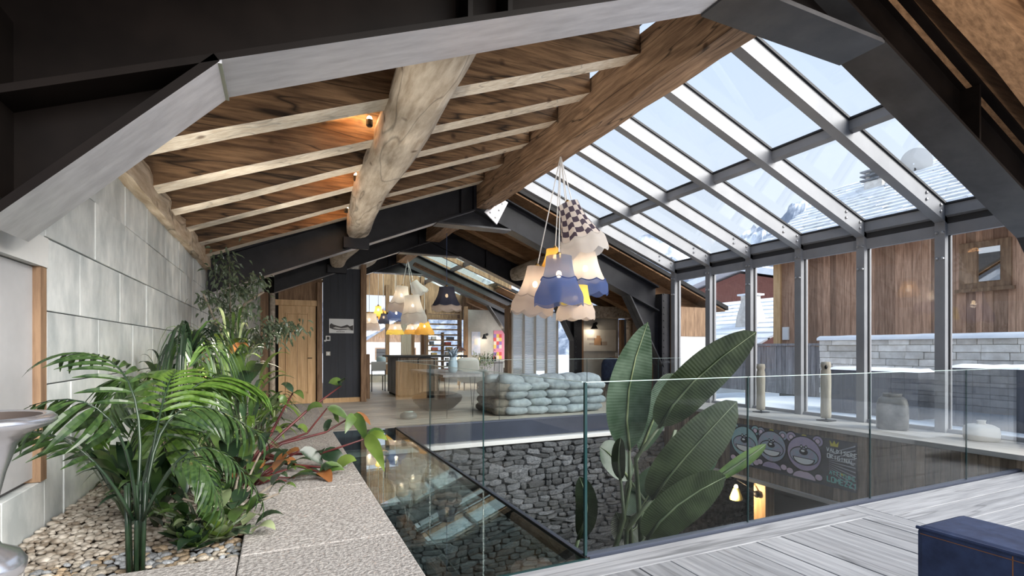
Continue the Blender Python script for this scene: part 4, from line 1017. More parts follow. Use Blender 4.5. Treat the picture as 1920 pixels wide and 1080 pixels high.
for lb, tp_, bt_, rt_, rb_, a_, b_ in (
    ('honey amber bell lampshade near the slatted shelf', (4.05, 15.3, 2.0), (4.05, 15.3, 1.62), .14, .30, 's_amb', None),
    ('blue scalloped lampshade behind the white far cluster', (3.35, 16.06, 2.42), (3.35, 16.06, 2.06), .2, .36, 's_blue', None),
    ('white fringed lampshade by the left curtain', (2.42, 15.37, 2.2), (2.42, 15.37, 1.72), .2, .30, 's_white', 's_beige'),
    ('tiny yellow lampshade left of the blue one', (2.84, 16.29, 2.5), (2.84, 16.29, 2.2), .09, .15, 's_yel', None),
    ('tiny amber lampshade beside the tiny yellow one', (3.04, 16.6, 2.38), (3.04, 16.6, 2.12), .09, .15, 's_amb', None),
    ('tiny dark blue lampshade above the white fringed one', (2.86, 15.5, 2.22), (2.86, 15.5, 1.93), .08, .16, 's_dark', None),
    ('olive rimmed beige lampshade over the far window', (3.50, 16.95, 1.98), (3.50, 16.95, 1.65), .18, .28, 's_beige', 's_yel'),
    ('small lime lampshade at the far left window', (2.12, 15.5, 2.42), (2.12, 15.5, 2.12), .1, .17, 's_yel', None),
    ('brown trimmed beige lampshade below the white cluster', (3.92, 16.3, 1.95), (3.92, 16.3, 1.65), .16, .26, 's_beige', 's_amb')):
    pendant(lb, tp_, bt_, rt_, rb_, a_, b_, (tp_[0], tp_[1], zr(tp_[0]) - .01), pg3, n=24, energy=1.5)

# small uplight spots fixed to the log
for y, z, lb in ((4.75, 3.20, 'nearest'), (6.15, 3.13, 'middle'), (7.6, 3.12, 'farthest')):
    x = {4.75: .80, 6.15: .87, 7.6: .93}[y]
    t = thing('beam_spotlight', '%s of the small warm spotlights fixed to the bleached log' % lb, 'spotlight', (x - .02, y, z), 'spotlights on the log')
    x -= .05
    MB().lathe([(.022, 0), (.03, .01), (.03, .06), (.024, .065)], (x, y, z), 12).build('housing', 'blk', t)
    MB().blob((x, y, z + .066), (.024, .024, .03), 10, 6).build('lens', 'spot', t)
    d = bpy.data.lights.new('spot_light', 'SPOT'); d.energy = 110; d.color = (1, .76, .42); d.spot_size = R(120); d.spot_blend = .6; d.shadow_soft_size = .02
    o = bpy.data.objects.new('spot_light', d); C.objects.link(o); o.parent = t; o.location = V((x - .02, y, z + .09)) - OFF[t.name]
    o.rotation_euler = V((-.55, -.1, .45)).to_track_quat('-Z', 'Y').to_euler()

# ------------------------------------------------------------------ foreground: urn, denim sofa
pb_ = tag(MB().lathe([(.085, .432), (.085, .622)], (-.68, 1.71, 0), 24).build('stone_plinth', 'granite', bevel=.004), 'round granite plinth under the silver urn', 'plinth')
un = thing('silver_urn', 'tall silver trumpet shaped urn at the left edge', 'urn', (-.68, 1.71, .625))
c_ = (-.68, 1.71, .625)
US = .73
MB().lathe([(a * US, b) for a, b in [(.115, 0), (.125, .015), (.125, .03), (.105, .055), (.06, .075), (.043, .10), (.040, .13), (.045, .17), (.07, .26), (.10, .33), (.125, .355), (.19, .375), (.205, .385), (.205, .395), (.19, .405), (.165, .402)]], c_, 48, cap=False).build('body', 'chrome', un, smooth=True)
MB().lathe([(a * US, b) for a, b in [(.165, .402), (.15, .38), (.09, .33), (.05, .26), (.01, .25)]], c_, 48, cap=False).build('lining', 'bronze', un, smooth=True)
sf = thing('denim_sofa', 'dark blue denim sofa with orange stitching, lower right corner', 'sofa', (2.6, 0, 0))
B(1.97, 2.25, -1.2, 1.016, .06, .60).build('backrest', 'denim', sf, bevel=.022)
B(2.252, 3.0, -1.2, .95, .10, .40).build('seat', 'denim', sf, bevel=.03)
B(1.9685, 1.9705, .759, .7615, .07, .585).build('stitching', 'stitch', sf)
B(1.9685, 1.9705, -1.15, 1.0, .573, .5748).build('stitching', 'stitch', sf)
MB().tube([(1.972, 1.012, .592), (1.972, -1.18, .592)], .006, 6).build('piping', 'denim', sf)
for x in (2.05, 2.9):
    for y in (-1.1, .9): B(x - .025, x + .025, y - .025, y + .025, 0, .10).build('leg', 'blk', sf)

# ------------------------------------------------------------------ objects on the sill
for (x, y), h, lb in (((7.11, 5.87), .78, 'slim pale driftwood totem on the sill, nearer the banana plant'), ((7.127, 4.797), .84, 'slim pale driftwood totem with a dark eye on the sill, left of the grey pot')):
    t = thing('totem', lb, 'sculpture', (x, y, .155))
    B(x - .09, x + .09, y - .09, y + .09, .155, .168).build('base_plate', 'blk', t)
    MB().tube([(x, y, .168), (x, y, .20)], .012, 8).build('pin', 'blk', t)
    MB().lathe([(.062, .195), (.068, .25), (.064, .5), (.068, .70), (.062, .155 + h - .12), (.052, .155 + h - .10), (.066, .155 + h - .06), (.060, .155 + h), (.01, .155 + h + .004)], (x, y, 0), 12, lobes=3, amp=.05).build('figure', 'totem', t, smooth=True)
    if 'eye' in lb: MB().blob((x - .055, y - .035, .155 + h - .07), (.02, .02, .03), 8, 6).build('eye_hole', 'blk', t)
gp = thing('storage_jar', 'large squared grey glazed jar on the sill', 'jar', (7.2, 3.97, .155))
def squircle(prof, c, n=36, p=4.0):
    mb = MB(); vs = []; m = len(prof)
    for r_, z in prof:
        for k in range(n):
            a = 2 * PI * k / n; e = p if r_ > .12 else 2.0; q = r_ / (abs(math.cos(a)) ** e + abs(math.sin(a)) ** e) ** (1 / e)
            vs.append((c[0] + q * math.cos(a + .5), c[1] + q * math.sin(a + .5), c[2] + z))
    fs = [(i * n + k, i * n + (k + 1) % n, (i + 1) * n + (k + 1) % n, (i + 1) * n + k) for i in range(m - 1) for k in range(n)]
    fs += [tuple(range(n - 1, -1, -1)), tuple((m - 1) * n + k for k in range(n))]
    return mb.add(vs, fs)
squircle([(.155, 0), (.168, .02), (.172, .18), (.168, .32), (.15, .385), (.115, .415)], (7.2, 3.97, .156)).build('body', 'pot', gp, smooth=True)
MB().lathe([(.105, .41), (.10, .43), (.108, .445), (.105, .455), (.085, .455), (.08, .42)], (7.2, 3.97, .156), 28).build('rim', 'pot', gp, smooth=True)
wv_ = thing('ceramic_vase', 'squat white lobed vase with narrow neck on the sill', 'vase', (7.22, 3.06, .155))
MB().lathe([(.13, 0), (.155, .015), (.16, .10), (.15, .15), (.11, .175), (.045, .185)], (7.22, 3.06, .156), 40, lobes=4, amp=.06).build('body', 'cream', wv_, smooth=True)
MB().lathe([(.04, .184), (.038, .21), (.045, .225), (.03, .226)], (7.22, 3.06, .156), 20).build('neck', 'cream', wv_, smooth=True)

# ------------------------------------------------------------------ mural board of grinning bears
mu = thing('bear_mural', 'painted board of grinning bears on the wall below the sill', 'mural', (6.6, 5.04, -.63))
MX = 6.594
B(MX, 6.608, 4.05, 6.03, -.625, .005).build('board', M('mural black', (0.03, 0.032, 0.045), (0.06, 0.06, 0.08), rough=.6, sc=8), mu)
def pnt(c1, c2=None): return M('mural paint', c1, c2, rough=.6, sc=10)
P = {'teal': pnt((0.30, 0.54, 0.60), (0.44, 0.64, 0.66)), 'mauve': pnt((0.44, 0.38, 0.58), (0.56, 0.47, 0.64)), 'grey': pnt((0.34, 0.48, 0.58), (0.48, 0.40, 0.54)), 'pink': pnt((0.78, 0.64, 0.78)), 'white': pnt((0.88, 0.92, 0.94)),
     'yel': pnt((0.70, 0.62, 0.08)), 'blk': pnt((0.012, 0.012, 0.018)), 'tealt': pnt((0.26, 0.68, 0.62)), 'ray': pnt((0.52, 0.53, 0.58))}
LAY = [0]
def ell(y, z, ry, rz, m, nm, a0=0, a1=360, lay=1, n=28):
    pts = [(y + ry * math.cos(R(a0 + (a1 - a0) * i / n)), z + rz * math.sin(R(a0 + (a1 - a0) * i / n))) for i in range(n + (0 if a1 - a0 == 360 else 1))]
    MB().prism(pts, 'x', MX - .0012 * lay, MX - .0012 * (lay - 1)).build(nm, P[m], mu)
def bear(y, z, s, head, ear):
    for d in (-1, 1):
        ell(y + d * s * .78, z + s * .80, s * .36, s * .34, 'blk', 'ear_outline', lay=1)
        ell(y + d * s * .78, z + s * .80, s * .29, s * .27, head, 'ear', lay=2); ell(y + d * s * .78, z + s * .80, s * .17, s * .16, 'blk', 'ear_ring', lay=3); ell(y + d * s * .78, z + s * .80, s * .13, s * .13, 'pink', 'ear_inner', lay=4)
    ell(y, z - s * 1.35, s * .75, s * .45, 'blk', 'body_outline', 0, 180, lay=1); ell(y, z - s * 1.35, s * .66, s * .38, ear, 'body', 0, 180, lay=2)
    for d in (-1, 1): ell(y + d * s * .85, z - s * 1.12, s * .26, s * .22, 'blk', 'paw_outline', lay=3); ell(y + d * s * .85, z - s * 1.12, s * .20, s * .16, 'pink', 'paw', lay=4)
    ell(y, z, s * 1.06, s * 1.0, 'blk', 'head_outline', lay=5); ell(y, z, s * .98, s * .92, head, 'head', lay=6)
    ell(y, z - s * .12, s * .86, s * .52, 'blk', 'muzzle_line', lay=7); ell(y, z - s * .13, s * .81, s * .46, 'grey', 'muzzle', lay=8)
    ell(y, z - s * .22, s * .66, s * .42, 'blk', 'mouth_line', 180, 360, lay=9); ell(y, z - s * .26, s * .58, s * .31, 'white', 'grin', 180, 360, lay=10)
    ell(y, z + s * .10, s * .26, s * .17, 'blk', 'nose', lay=11); ell(y + s * .04, z + s * .15, s * .11, s * .06, 'white', 'nose_shine', lay=12)
    for d in (-1, 1): ell(y + d * s * .14, z + s * .36, s * .08, s * .13, 'blk', 'eye', lay=9); ell(y + d * s * .14, z + s * .38, s * .04, s * .05, 'white', 'eye_shine', lay=10)
bear(5.74, -.26, .25, 'teal', 'grey'); bear(5.26, -.25, .235, 'grey', 'mauve'); bear(4.75, -.26, .25, 'mauve', 'pink')
for k in range(11):
    z0 = -.60 + k * .055; MB().prism([(4.40, -.30 + (k - 5) * .022), (4.06, z0), (4.06, z0 + .018), (4.40, -.295 + (k - 5) * .022)], 'x', MX - .001, MX).build('painted_ray', P['ray'], mu)
MB().prism([(4.38, -.09), (4.28, -.09), (4.27, -.015), (4.305, -.06), (4.33, -.01), (4.355, -.06), (4.39, -.015)], 'x', MX - .003, MX - .001).build('painted_crown', P['yel'], mu)
for y, z in ((5.26, -.012), (4.75, -.012), (4.22, -.43)): ell(y, z, .035, .014, 'yel', 'painted_halo', lay=3)
LET = {'V': [((0, 1), (.5, 0)), ((.5, 0), (1, 1))], 'A': [((0, 0), (.5, 1)), ((.5, 1), (1, 0)), ((.2, .4), (.8, .4))], 'L': [((0, 1), (0, 0)), ((0, 0), (1, 0))], 'D': [((0, 0), (0, 1)), ((0, 1), (.9, .6)), ((.9, .6), (0, 0))],
       'O': [((0, 0), (0, 1)), ((0, 1), (1, 1)), ((1, 1), (1, 0)), ((1, 0), (0, 0))], 'M': [((0, 0), (0, 1)), ((0, 1), (.5, .4)), ((.5, .4), (1, 1)), ((1, 1), (1, 0))], 'E': [((0, 0), (0, 1)), ((0, 1), (1, 1)), ((0, .5), (.8, .5)), ((0, 0), (1, 0))],
       'Z': [((0, 1), (1, 1)), ((1, 1), (0, 0)), ((0, 0), (1, 0))], 'I': [((.5, 0), (.5, 1))], 'S': [((1, 1), (0, .8)), ((0, .8), (1, .4)), ((1, .4), (0, 0))], 'R': [((0, 0), (0, 1)), ((0, 1), (1, .75)), ((1, .75), (0, .5)), ((0, .5), (1, 0))],
       'U': [((0, 1), (0, 0)), ((0, 0), (1, 0)), ((1, 0), (1, 1))], 'T': [((0, 1), (1, 1)), ((.5, 1), (.5, 0))], 'C': [((1, 1), (0, .8)), ((0, .8), (0, .2)), ((0, .2), (1, 0))], 'G': [((1, 1), (0, .8)), ((0, .8), (0, .1)), ((0, .1), (1, .1)), ((1, .1), (1, .5)), ((1, .5), (.6, .5))], 'N': [((0, 0), (0, 1)), ((0, 1), (1, 0)), ((1, 0), (1, 1))], 'P': [((0, 0), (0, 1)), ((0, 1), (1, .8)), ((1, .8), (0, .5))]}
def word(txt, y, z, h, m, th=.011, slant=0.0):
    w_ = h * .62
    for ch in txt:
        if ch in LET:
            mb = MB()
            for (a, b), (c, d) in LET[ch]:
                mb.bar((MX - .004, y - a * w_, z + b * h), (MX - .004, y - c * w_, z + d * h), th, .003, up=(1, 0, 0))
            mb.build('painted_letter', P[m], mu)
        y -= w_ * 1.38; z -= slant
word('VALDISERE', 4.43, -.165, .052, 'white', .010, .003); word('ORIGINAL', 4.42, -.245, .052, 'white', .010, .005)
word('ATTITUDE', 4.39, -.46, .05, 'tealt', .010, .003); word('LOMEZZI', 4.42, -.555, .066, 'tealt', .014, .004)

# ------------------------------------------------------------------ outside: terrace, stone wall, barn, village, mountains
def snowpatch(name, x0, x1, y0, y1, z, amp, label, nx=30, ny=30, depth=.15):
    vs = []; fs = []
    for i in range(nx + 1):
        for j in range(ny + 1):
            x = x0 + (x1 - x0) * i / nx; y = y0 + (y1 - y0) * j / ny
            vs.append((x, y, z + amp * noise.noise(V((x * .9, y * .9, z)))))
    for i in range(nx):
        for j in range(ny): k = i * (ny + 1) + j; fs.append((k, k + ny + 1, k + ny + 2, k + 1))
    return MB().add(vs, fs).build(name, 'snow', smooth=True)
te = snowpatch('terrace_snow', 7.62, 11.58, -4, 8.66, .03, .04, ''); te['kind'] = 'stuff'; tag(te, 'fresh snow covering the terrace outside the glazed wall', 'snow')
gr = snowpatch('ground_snow', 9.1, 190, 8.7, 190, -.6, .6, '', 40, 50); gr['kind'] = 'stuff'; tag(gr, 'snowy valley ground beyond the terrace', 'snow')
gb = snowpatch('ground_snow', -30, 13, 19.0, 120, -.5, .5, '', 20, 30); gb['kind'] = 'stuff'; tag(gb, 'snow outside the dining room windows', 'snow')
# dry stone garden wall
gw = thing('garden_wall', 'pale dry stone garden wall with snow cap beyond the terrace', 'wall', (11.75, 4, 0))
B(11.66, 12.0, -1.5, 7.95, -.1, 1.36).build('wall_core', 'wall_st', gw)
z = 0.02
while z < 1.33:
    h = U(.05, .15); y = -1.5
    while y < 7.9:
        wd = U(.15, .7); b = min(y + wd, 7.97)
        B(11.60 + U(-.022, .022), 11.68, y + .003, b - .003, z + .003, min(z + h, 1.37) - .003).build('stone', 'wall_st', gw, bevel=.01); y = b
    z += h
sn = MB(); n = 40; vs = []; fs = []
for i in range(n + 1):
    y = -1.5 + 9.5 * i / n; j = .02 * noise.noise(V((y * 2, 0, 0)))
    vs += [(11.54 + j, y, 1.37), (11.55 + j, y, 1.43 + j), (11.66, y, 1.475 + j), (11.95, y, 1.48), (12.05, y, 1.37)]
for i in range(n):
    for k in range(4): fs.append((i * 5 + k, i * 5 + k + 1, i * 5 + k + 6, i * 5 + k + 5))
sn.add(vs, fs).build('snow_cap', 'snow', gw, smooth=True)
# weathered fence
fc = thing('board_fence', 'weathered grey upright board fence left of the stone wall', 'fence', (12, 10.5, 0))
y = 7.98
while y < 15.5:
    wd = random.choice((.13, .16, .2)); B(12.0 + U(-.008, .008), 12.03, y + .004, y + wd - .004, .0, 1.24 + U(-.02, .02)).build('fence_board', 'greyw', fc); y += wd
B(11.97, 12.06, 7.9, 15.5, 1.25, 1.31).build('top_rail', 'greyw', fc)
B(11.93, 12.03, 7.95, 8.1, 0, 1.34).build('end_post', 'greyw', fc)
# anthracite outdoor furniture under snow
for i, (x0, x1, y0, y1, h, lb) in enumerate(((9.3, 9.9, 4.75, 6.3, .80, 'long anthracite outdoor planter with snow on top, in front of the stone wall'), (10.3, 11.2, 4.3, 4.7, .62, 'small anthracite stool box with snow, beside the window post'), (9.2, 9.9, 1.6, 4.42, .90, 'largest anthracite outdoor counter with thick snow, right side'), (10.2, 10.6, 3.5, 3.95, .60, 'snowy seat between the dark planters'))):
    t = thing('outdoor_box', lb, 'planter', ((x0 + x1) / 2, (y0 + y1) / 2, .05), 'dark boxes on the terrace')
    k = 0; y = y0
    while y < y1 - .01:
        b = min(y + .2, y1); B(x0, x0 + .03, y + .002, b - .002, .0, h).build('side_board', 'planter', t); y = b
    B(x0 + .03, x1, y0, y1, .0, h).build('body', 'planter', t)
    mb = MB(); vs = []; fs = []; nn = 14
    for a in range(nn + 1):
        for b in range(7):
            e = min(a, nn - a, 1) * min(b, 6 - b, 1)
            vs.append((x0 - .01 + (x1 - x0 + .02) * b / 6, y0 - .01 + (y1 - y0 + .02) * a / nn, h + (.05 + .025 * noise.noise(V((a * .7, b * .7, i)))) * e))
    for a in range(nn):
        for b in range(6): q = a * 7 + b; fs.append((q, q + 1, q + 8, q + 7))
    mb.add(vs, fs).build('snow_cap', 'snow', t, smooth=True)
# barn
ba = thing('timber_barn', 'brown boarded barn with snowy slate roof across the terrace', 'building', (15, 6, 1.3))
B(13.1, 20, 1.0, 10.2, -.5, 3.7).build('wall_core', 'dark', ba)
y = 1.0
while y < 10.2:
    wd = random.choice((.12, .15, .18, .22)); b = min(y + wd, 10.23)
    B(13.0 + U(-.006, .006), 13.1, y + .003, b - .003, 1.25, 3.72).build('wall_board', 'barnw', ba); y = b
x = 13.0
while x < 16:
    B(x + .003, x + .18, 10.2, 10.26, .6, 3.75 + (x - 13) * .4).build('wall_board', 'barnw', ba); x += .183
B(13.0, 13.12, 1.0, 10.2, 1.2, 1.30).build('sill_beam', 'oldw', ba)
B(12.94, 13.1, 10.05, 10.27, .6, 3.7).build('corner_post', 'pine', ba)
B(12.55, 12.60, .5, 11.0, 3.52, 3.78).build('eave_fascia', 'boardlt', ba)
wn = MB().bx(12.94, 13.0, 5.02, 5.86, 2.40, 3.36).build('window_frame', 'oldw', ba, bevel=.01)
B(12.90, 12.96, 4.96, 5.92, 2.34, 2.41).build('window_sill', 'oldw', wn)
B(12.925, 12.945, 5.18, 5.52, 2.54, 3.22).build('window_pane', glass('dark window', (0.3, 0.3, 0.3), f0=.6), wn)
B(12.93, 12.945, 5.55, 5.80, 2.52, 3.24).build('shutter', 'oldw', wn)
tag(B(12.93, 13.0, 9.80, 9.98, 1.42, 1.78).build('meter_box', 'white', bevel=.01), 'small white meter box on the barn corner', 'box')
# stone slates with snow, course by course
nco = 18
for k in range(nco):
    x0 = 12.5 + k * .26; z0 = 3.80 + k * .155
    y = .4
    while y < 11.1:
        wd = U(.5, 1.1) if y > 1 else 2.0; b = min(y + wd, 11.2)
        MB().add([(x0, y + .01, z0), (x0 + .34, y + .01, z0 + .17), (x0 + .34, b - .01, z0 + .17), (x0, b - .01, z0), (x0, y + .01, z0 + .05 + U(0, .03)), (x0 + .34, y + .01, z0 + .20), (x0 + .34, b - .01, z0 + .20), (x0, b - .01, z0 + .05 + U(0, .03))],
                 [(0, 3, 2, 1), (4, 5, 6, 7), (0, 1, 5, 4), (1, 2, 6, 5), (2, 3, 7, 6), (3, 0, 4, 7)]).build('roof_slate', 'snowroof', ba)
        y = b
ch = B(16.0, 16.5, 9.1, 9.6, 5.5, 6.15).build('chimney', 'wall_st', ba)
for k in range(3): B(15.92, 16.58, 9.02, 9.68, 6.18 + k * .13, 6.22 + k * .13).build('chimney_slab', 'slate', ch)
for a, b in ((16.05, 9.15), (16.4, 9.15), (16.05, 9.5), (16.4, 9.5)): B(a, a + .08, b, b + .08, 6.15, 6.45).build('chimney_pillar', 'wall_st', ch)
MB().lathe([(.02, -.08), (.25, -.04), (.42, .04)], (16.5, 8.5, 6.45), 24, cap=False, mat=Matrix.Rotation(R(70), 3, 'Y')).build('satellite_dish', 'mull', ba, smooth=True)
MB().tube([(16.5, 8.5, 5.9), (16.5, 8.5, 6.4)], .025, 6).build('dish_mast', 'blk', ba)
# low neighbour roof with stone chimney
nr = thing('low_chalet', 'low chalet with snowy slate roof and tapered stone chimney', 'building', (18, 16, -.5))
B(15.5, 21, 13.5, 21, -.6, 1.2).build('wall', 'wplaster', nr)
for k in range(11):
    x0 = 14.6 + k * .5; z0 = 1.05 + k * .21; y = 12.6
    while y < 21:
        b = y + U(.6, 1.2)
        MB().add([(x0, y, z0), (x0 + .6, y, z0 + .25), (x0 + .6, b - .02, z0 + .25), (x0, b - .02, z0), (x0, y, z0 + .09), (x0 + .6, y, z0 + .3), (x0 + .6, b - .02, z0 + .3), (x0, b - .02, z0 + .09 + U(0, .03))],
                 [(0, 3, 2, 1), (4, 5, 6, 7), (0, 1, 5, 4), (1, 2, 6, 5), (2, 3, 7, 6), (3, 0, 4, 7)]).build('roof_slate', 'snow' if random.random() < .75 else 'snowroof', nr); y = b
c2 = MB().lathe([(.62, 1.5), (.52, 2.4), (.36, 3.0), (.36, 3.25)], (17.1, 14.6, 0), 4, mat=Matrix.Rotation(R(45), 3, 'Z')).build('chimney', 'wall_st', nr)
MB().bx(16.75, 17.45, 14.25, 14.95, 3.27, 3.34).build('chimney_slab', 'snow', c2)
rb_ = thing('red_chalet', 'red brown chalet gable with snowy roof behind the stone chimney', 'building', (26, 22, 0))
MB().prism([(14, -.5), (30, -.5), (30, 4.4), (23, 5.8), (14, 3.6)], 'x', 26, 32).build('wall', M('red brown board', (0.17, 0.06, 0.045), (0.25, 0.10, 0.075), rough=.8, sc=4, st=(1, 5, .5)), rb_)
MB().prism([(13.2, 3.55), (23, 6.0), (31, 4.4), (31, 4.75), (23, 6.4), (13.2, 3.85)], 'x', 25.2, 32.5).build('roof', 'snow', rb_)
fh = thing('far_village_house', 'white village house with snowy roof outside the dining room window', 'building', (7.5, 40, -.5))
B(5.6, 10.6, 38, 42, -.5, 1.6).build('wall', 'wplaster', fh)
MB().prism([(4.8, 1.5), (8.1, 3.3), (11.4, 1.5), (11.4, 1.8), (8.1, 3.7), (4.8, 1.8)], 'y', 37.4, 42.5).build('roof', 'snow', fh)
MB().prism([(5.6, 1.6), (10.6, 1.6), (8.1, 3.2)], 'y', 38.0, 38.1).build('gable', 'oldw', fh)
for a in (6.4, 8.6): wq = B(a, a + .8, 37.93, 38, .3, 1.2).build('window', 'oldw', fh); B(a + .08, a + .72, 37.9, 37.93, .38, 1.12).build('pane', 'blk', wq)
# mountains
def mountain(name, prof, d0, depth, label, seed, mat, n=130, m=26):
    vs = []; fs = []
    for i in range(n + 1):
        t = i / n * (len(prof) - 1); k = min(int(t), len(prof) - 2); f = t - k
        a = prof[k]; b = prof[k + 1]; x = a[0] + (b[0] - a[0]) * f; y = a[1] + (b[1] - a[1]) * f; h = a[2] + (b[2] - a[2]) * f
        dr = V((x, y, 0)).normalized()
        for j in range(m + 1):
            s_ = j / m; p = V((x, y, 0)) - dr * depth * (1 - s_)
            hh = -3 + (h + 3) * s_ ** .9
            hh += (noise.fractal(p * .045 + V((seed, 0, 0)), .8, 2.1, 6) * 9 * (.25 + s_)) * (1 if s_ > .03 else 0)
            vs.append((p.x, p.y, hh))
    for i in range(n):
        for j in range(m): q = i * (m + 1) + j; fs.append((q, q + m + 1, q + m + 2, q + 1))
    k0 = len(vs)
    return tag(MB().add(vs, fs).build(name, mat), label, 'mountain')
prof = [(60, 330, 30), (130, 290, 48), (175, 255, 60), (201, 238, 66), (221, 229, 62), (234, 223, 52), (247, 217, 66), (261, 211, 77), (272, 205, 85), (289, 198, 90), (306, 190, 84), (340, 175, 80), (380, 120, 70), (420, 20, 60), (420, -120, 50)]
mountain('mountain', prof, 0, 130, 'snow covered rocky mountain ridge behind the barn roof', 4, 'rock')
prof2 = [(10, 190, 14), (60, 150, 16), (84, 118, 16), (96, 92, 15.5), (103, 84, 16.5), (112, 70, 12), (130, 40, 8)]
mountain('wooded_hillside', prof2, 0, 40, 'blue grey wooded hillside behind the red chalet', 9, M('frosted forest', (0.13, 0.17, 0.24), (0.42, 0.47, 0.56), rough=.9, sc=.5, det=8, lo=.4, hi=.7))

# ------------------------------------------------------------------ planting: banana plant in the void
bs = thing('banana_plant', 'tall banana-like bird of paradise plant rising from the lower floor', 'plant', (2.6, 4.0, -2.7))
MB().lathe([(.26, -2.7), (.33, -2.35), (.36, -2.2), (.34, -2.19), (.32, -2.26)], (2.65, 4.0, 0), 24).build('pot', 'pot', bs, smooth=True)
MB().lathe([(.32, -2.27), (.01, -2.25)], (2.65, 4.0, 0), 24).build('soil', 'soil', bs)
LV = [  # leaf base, middle, tip, width, facing, material
    ((2.87, 3.75, .28), (2.80, 3.67, .83), (2.89, 3.52, 1.42), .40, (-.30, -.93, .12), 'streF'),
    ((2.98, 3.48, .52), (3.17, 3.28, .92), (3.57, 2.99, 1.33), .42, (-.28, -.85, -.35), 'streB'),
    ((2.79, 3.35, -.04), (2.98, 3.15, .35), (3.34, 2.98, .77), .47, (-.30, -.88, -.35), 'streB'),
    ((2.55, 3.12, -.25), (2.73, 2.99, .02), (3.10, 2.87, .22), .40, (-.25, -.90, -.30), 'streB'),
    ((3.21, 4.03, .17), (3.38, 3.95, .64), (3.51, 3.90, .95), .26, (-.30, -.90, .30), 'streF'),
    ((3.13, 3.63, -.13), (3.33, 3.54, .04), (3.59, 3.42, .25), .24, (-.30, -.80, .50), 'streF'),
    ((1.92, 3.08, -.14), (1.92, 2.97, .11), (1.87, 2.99, .32), .16, (-.80, -.60, .20), 'streB'),
    ((3.06, 3.99, -.07), (2.92, 4.06, .14), (2.80, 4.11, .25), .30, (-.30, -.70, .60), 'streF'),
    ((3.30, 3.22, .07), (3.56, 3.10, .26), (3.73, 3.03, .39), .11, (-.40, -.80, .45), 'midleaf'),
    ((2.74, 3.70, .04), (2.72, 3.70, .22), (2.74, 3.70, .41), .14, (-.9, -.4, .1), 'streB'),
    ((3.33, 3.86, .09), (3.22, 3.92, -.22), (2.99, 3.91, -.46), .34, (-.30, -.70, .60), 'streF'),
    ((3.11, 3.86, -.34), (2.93, 3.83, -.50), (2.82, 3.88, -.31), .30, (-.30, -.80, .50), 'streB'),
    ((2.95, 3.50, -.55), (3.02, 3.45, -.30), (3.15, 3.40, -.05), .26, (-.5, -.8, .2), 'streF'),
    ((2.35, 3.75, -1.0), (2.30, 3.70, -.75), (2.20, 3.66, -.55), .30, (-.4, -.8, .3), 'streB')]
pf_ = lambda t: max(1 - abs(2 * t - 1) ** 2.5, 0) ** .62
pf1 = lambda t: max(1 - abs(2 * t ** .8 - 1) ** 2.0, 0) ** .75
for i, (a, b, c, wd, nn, m) in enumerate(LV):
    lf = MB().blade([a, b, c], wd, nrm=nn, prof=pf1 if i in (0, 8) else pf_, fold=.16 if m != 'midleaf' else .5, seg=18).build('leaf', m, bs, smooth=True)
    A = V(a); Bv = V(b); Cv = V(c); off = V(nn).normalized() * .008
    q = [A + off, Bv + off * 1.2, Cv + off]
    MB().tube([A * .999 + off, (A + Bv) / 2 + (Bv - (A + Cv) / 2) * .25 + off, Bv + off, (Bv + Cv) / 2 + (Bv - (A + Cv) / 2) * .25 + off, Cv], [.014, .011, .008, .005, .002], 6).build('midrib', 'paleleaf' if m == 'streF' else 'stem', lf, smooth=True)
    base = V((2.65 + U(-.14, .14), 4.0 + U(-.14, .14), -2.25)); d0 = (Bv - A).normalized()
    mid = base.lerp(A, .55) + V((U(-.05, .05), U(-.05, .05), .12)); pre = A - d0 * .35
    MB().tube([base, base.lerp(mid, .5) + V((0, 0, .05)), mid, mid.lerp(pre, .6), pre, A], [.034, .030, .026, .022, .018, .013], 7).build('stem', 'stem', bs, smooth=True)
# undergrowth on the lower floor
ug = thing('lower_fern', 'dark spiky undergrowth at the foot of the banana plant', 'plant', (3.4, 3.7, -2.7))
MB().lathe([(.2, -2.7), (.26, -2.4), (.24, -2.38)], (3.5, 3.7, 0), 18).build('pot', 'pot', ug, smooth=True)
for k in range(34):
    a = U(0, 6.28); L_ = U(.6, 1.1); e = U(.7, 1.3); p = V((3.5, 3.7, -2.4)); d = V((math.cos(a) * math.cos(e), math.sin(a) * math.cos(e), math.sin(e)))
    MB().blade([p, p + d * L_ * .6, p + d * L_ + V((math.cos(a), math.sin(a), -.6)) * .25], .06, seg=6).build('leaf', 'dkleaf', ug)

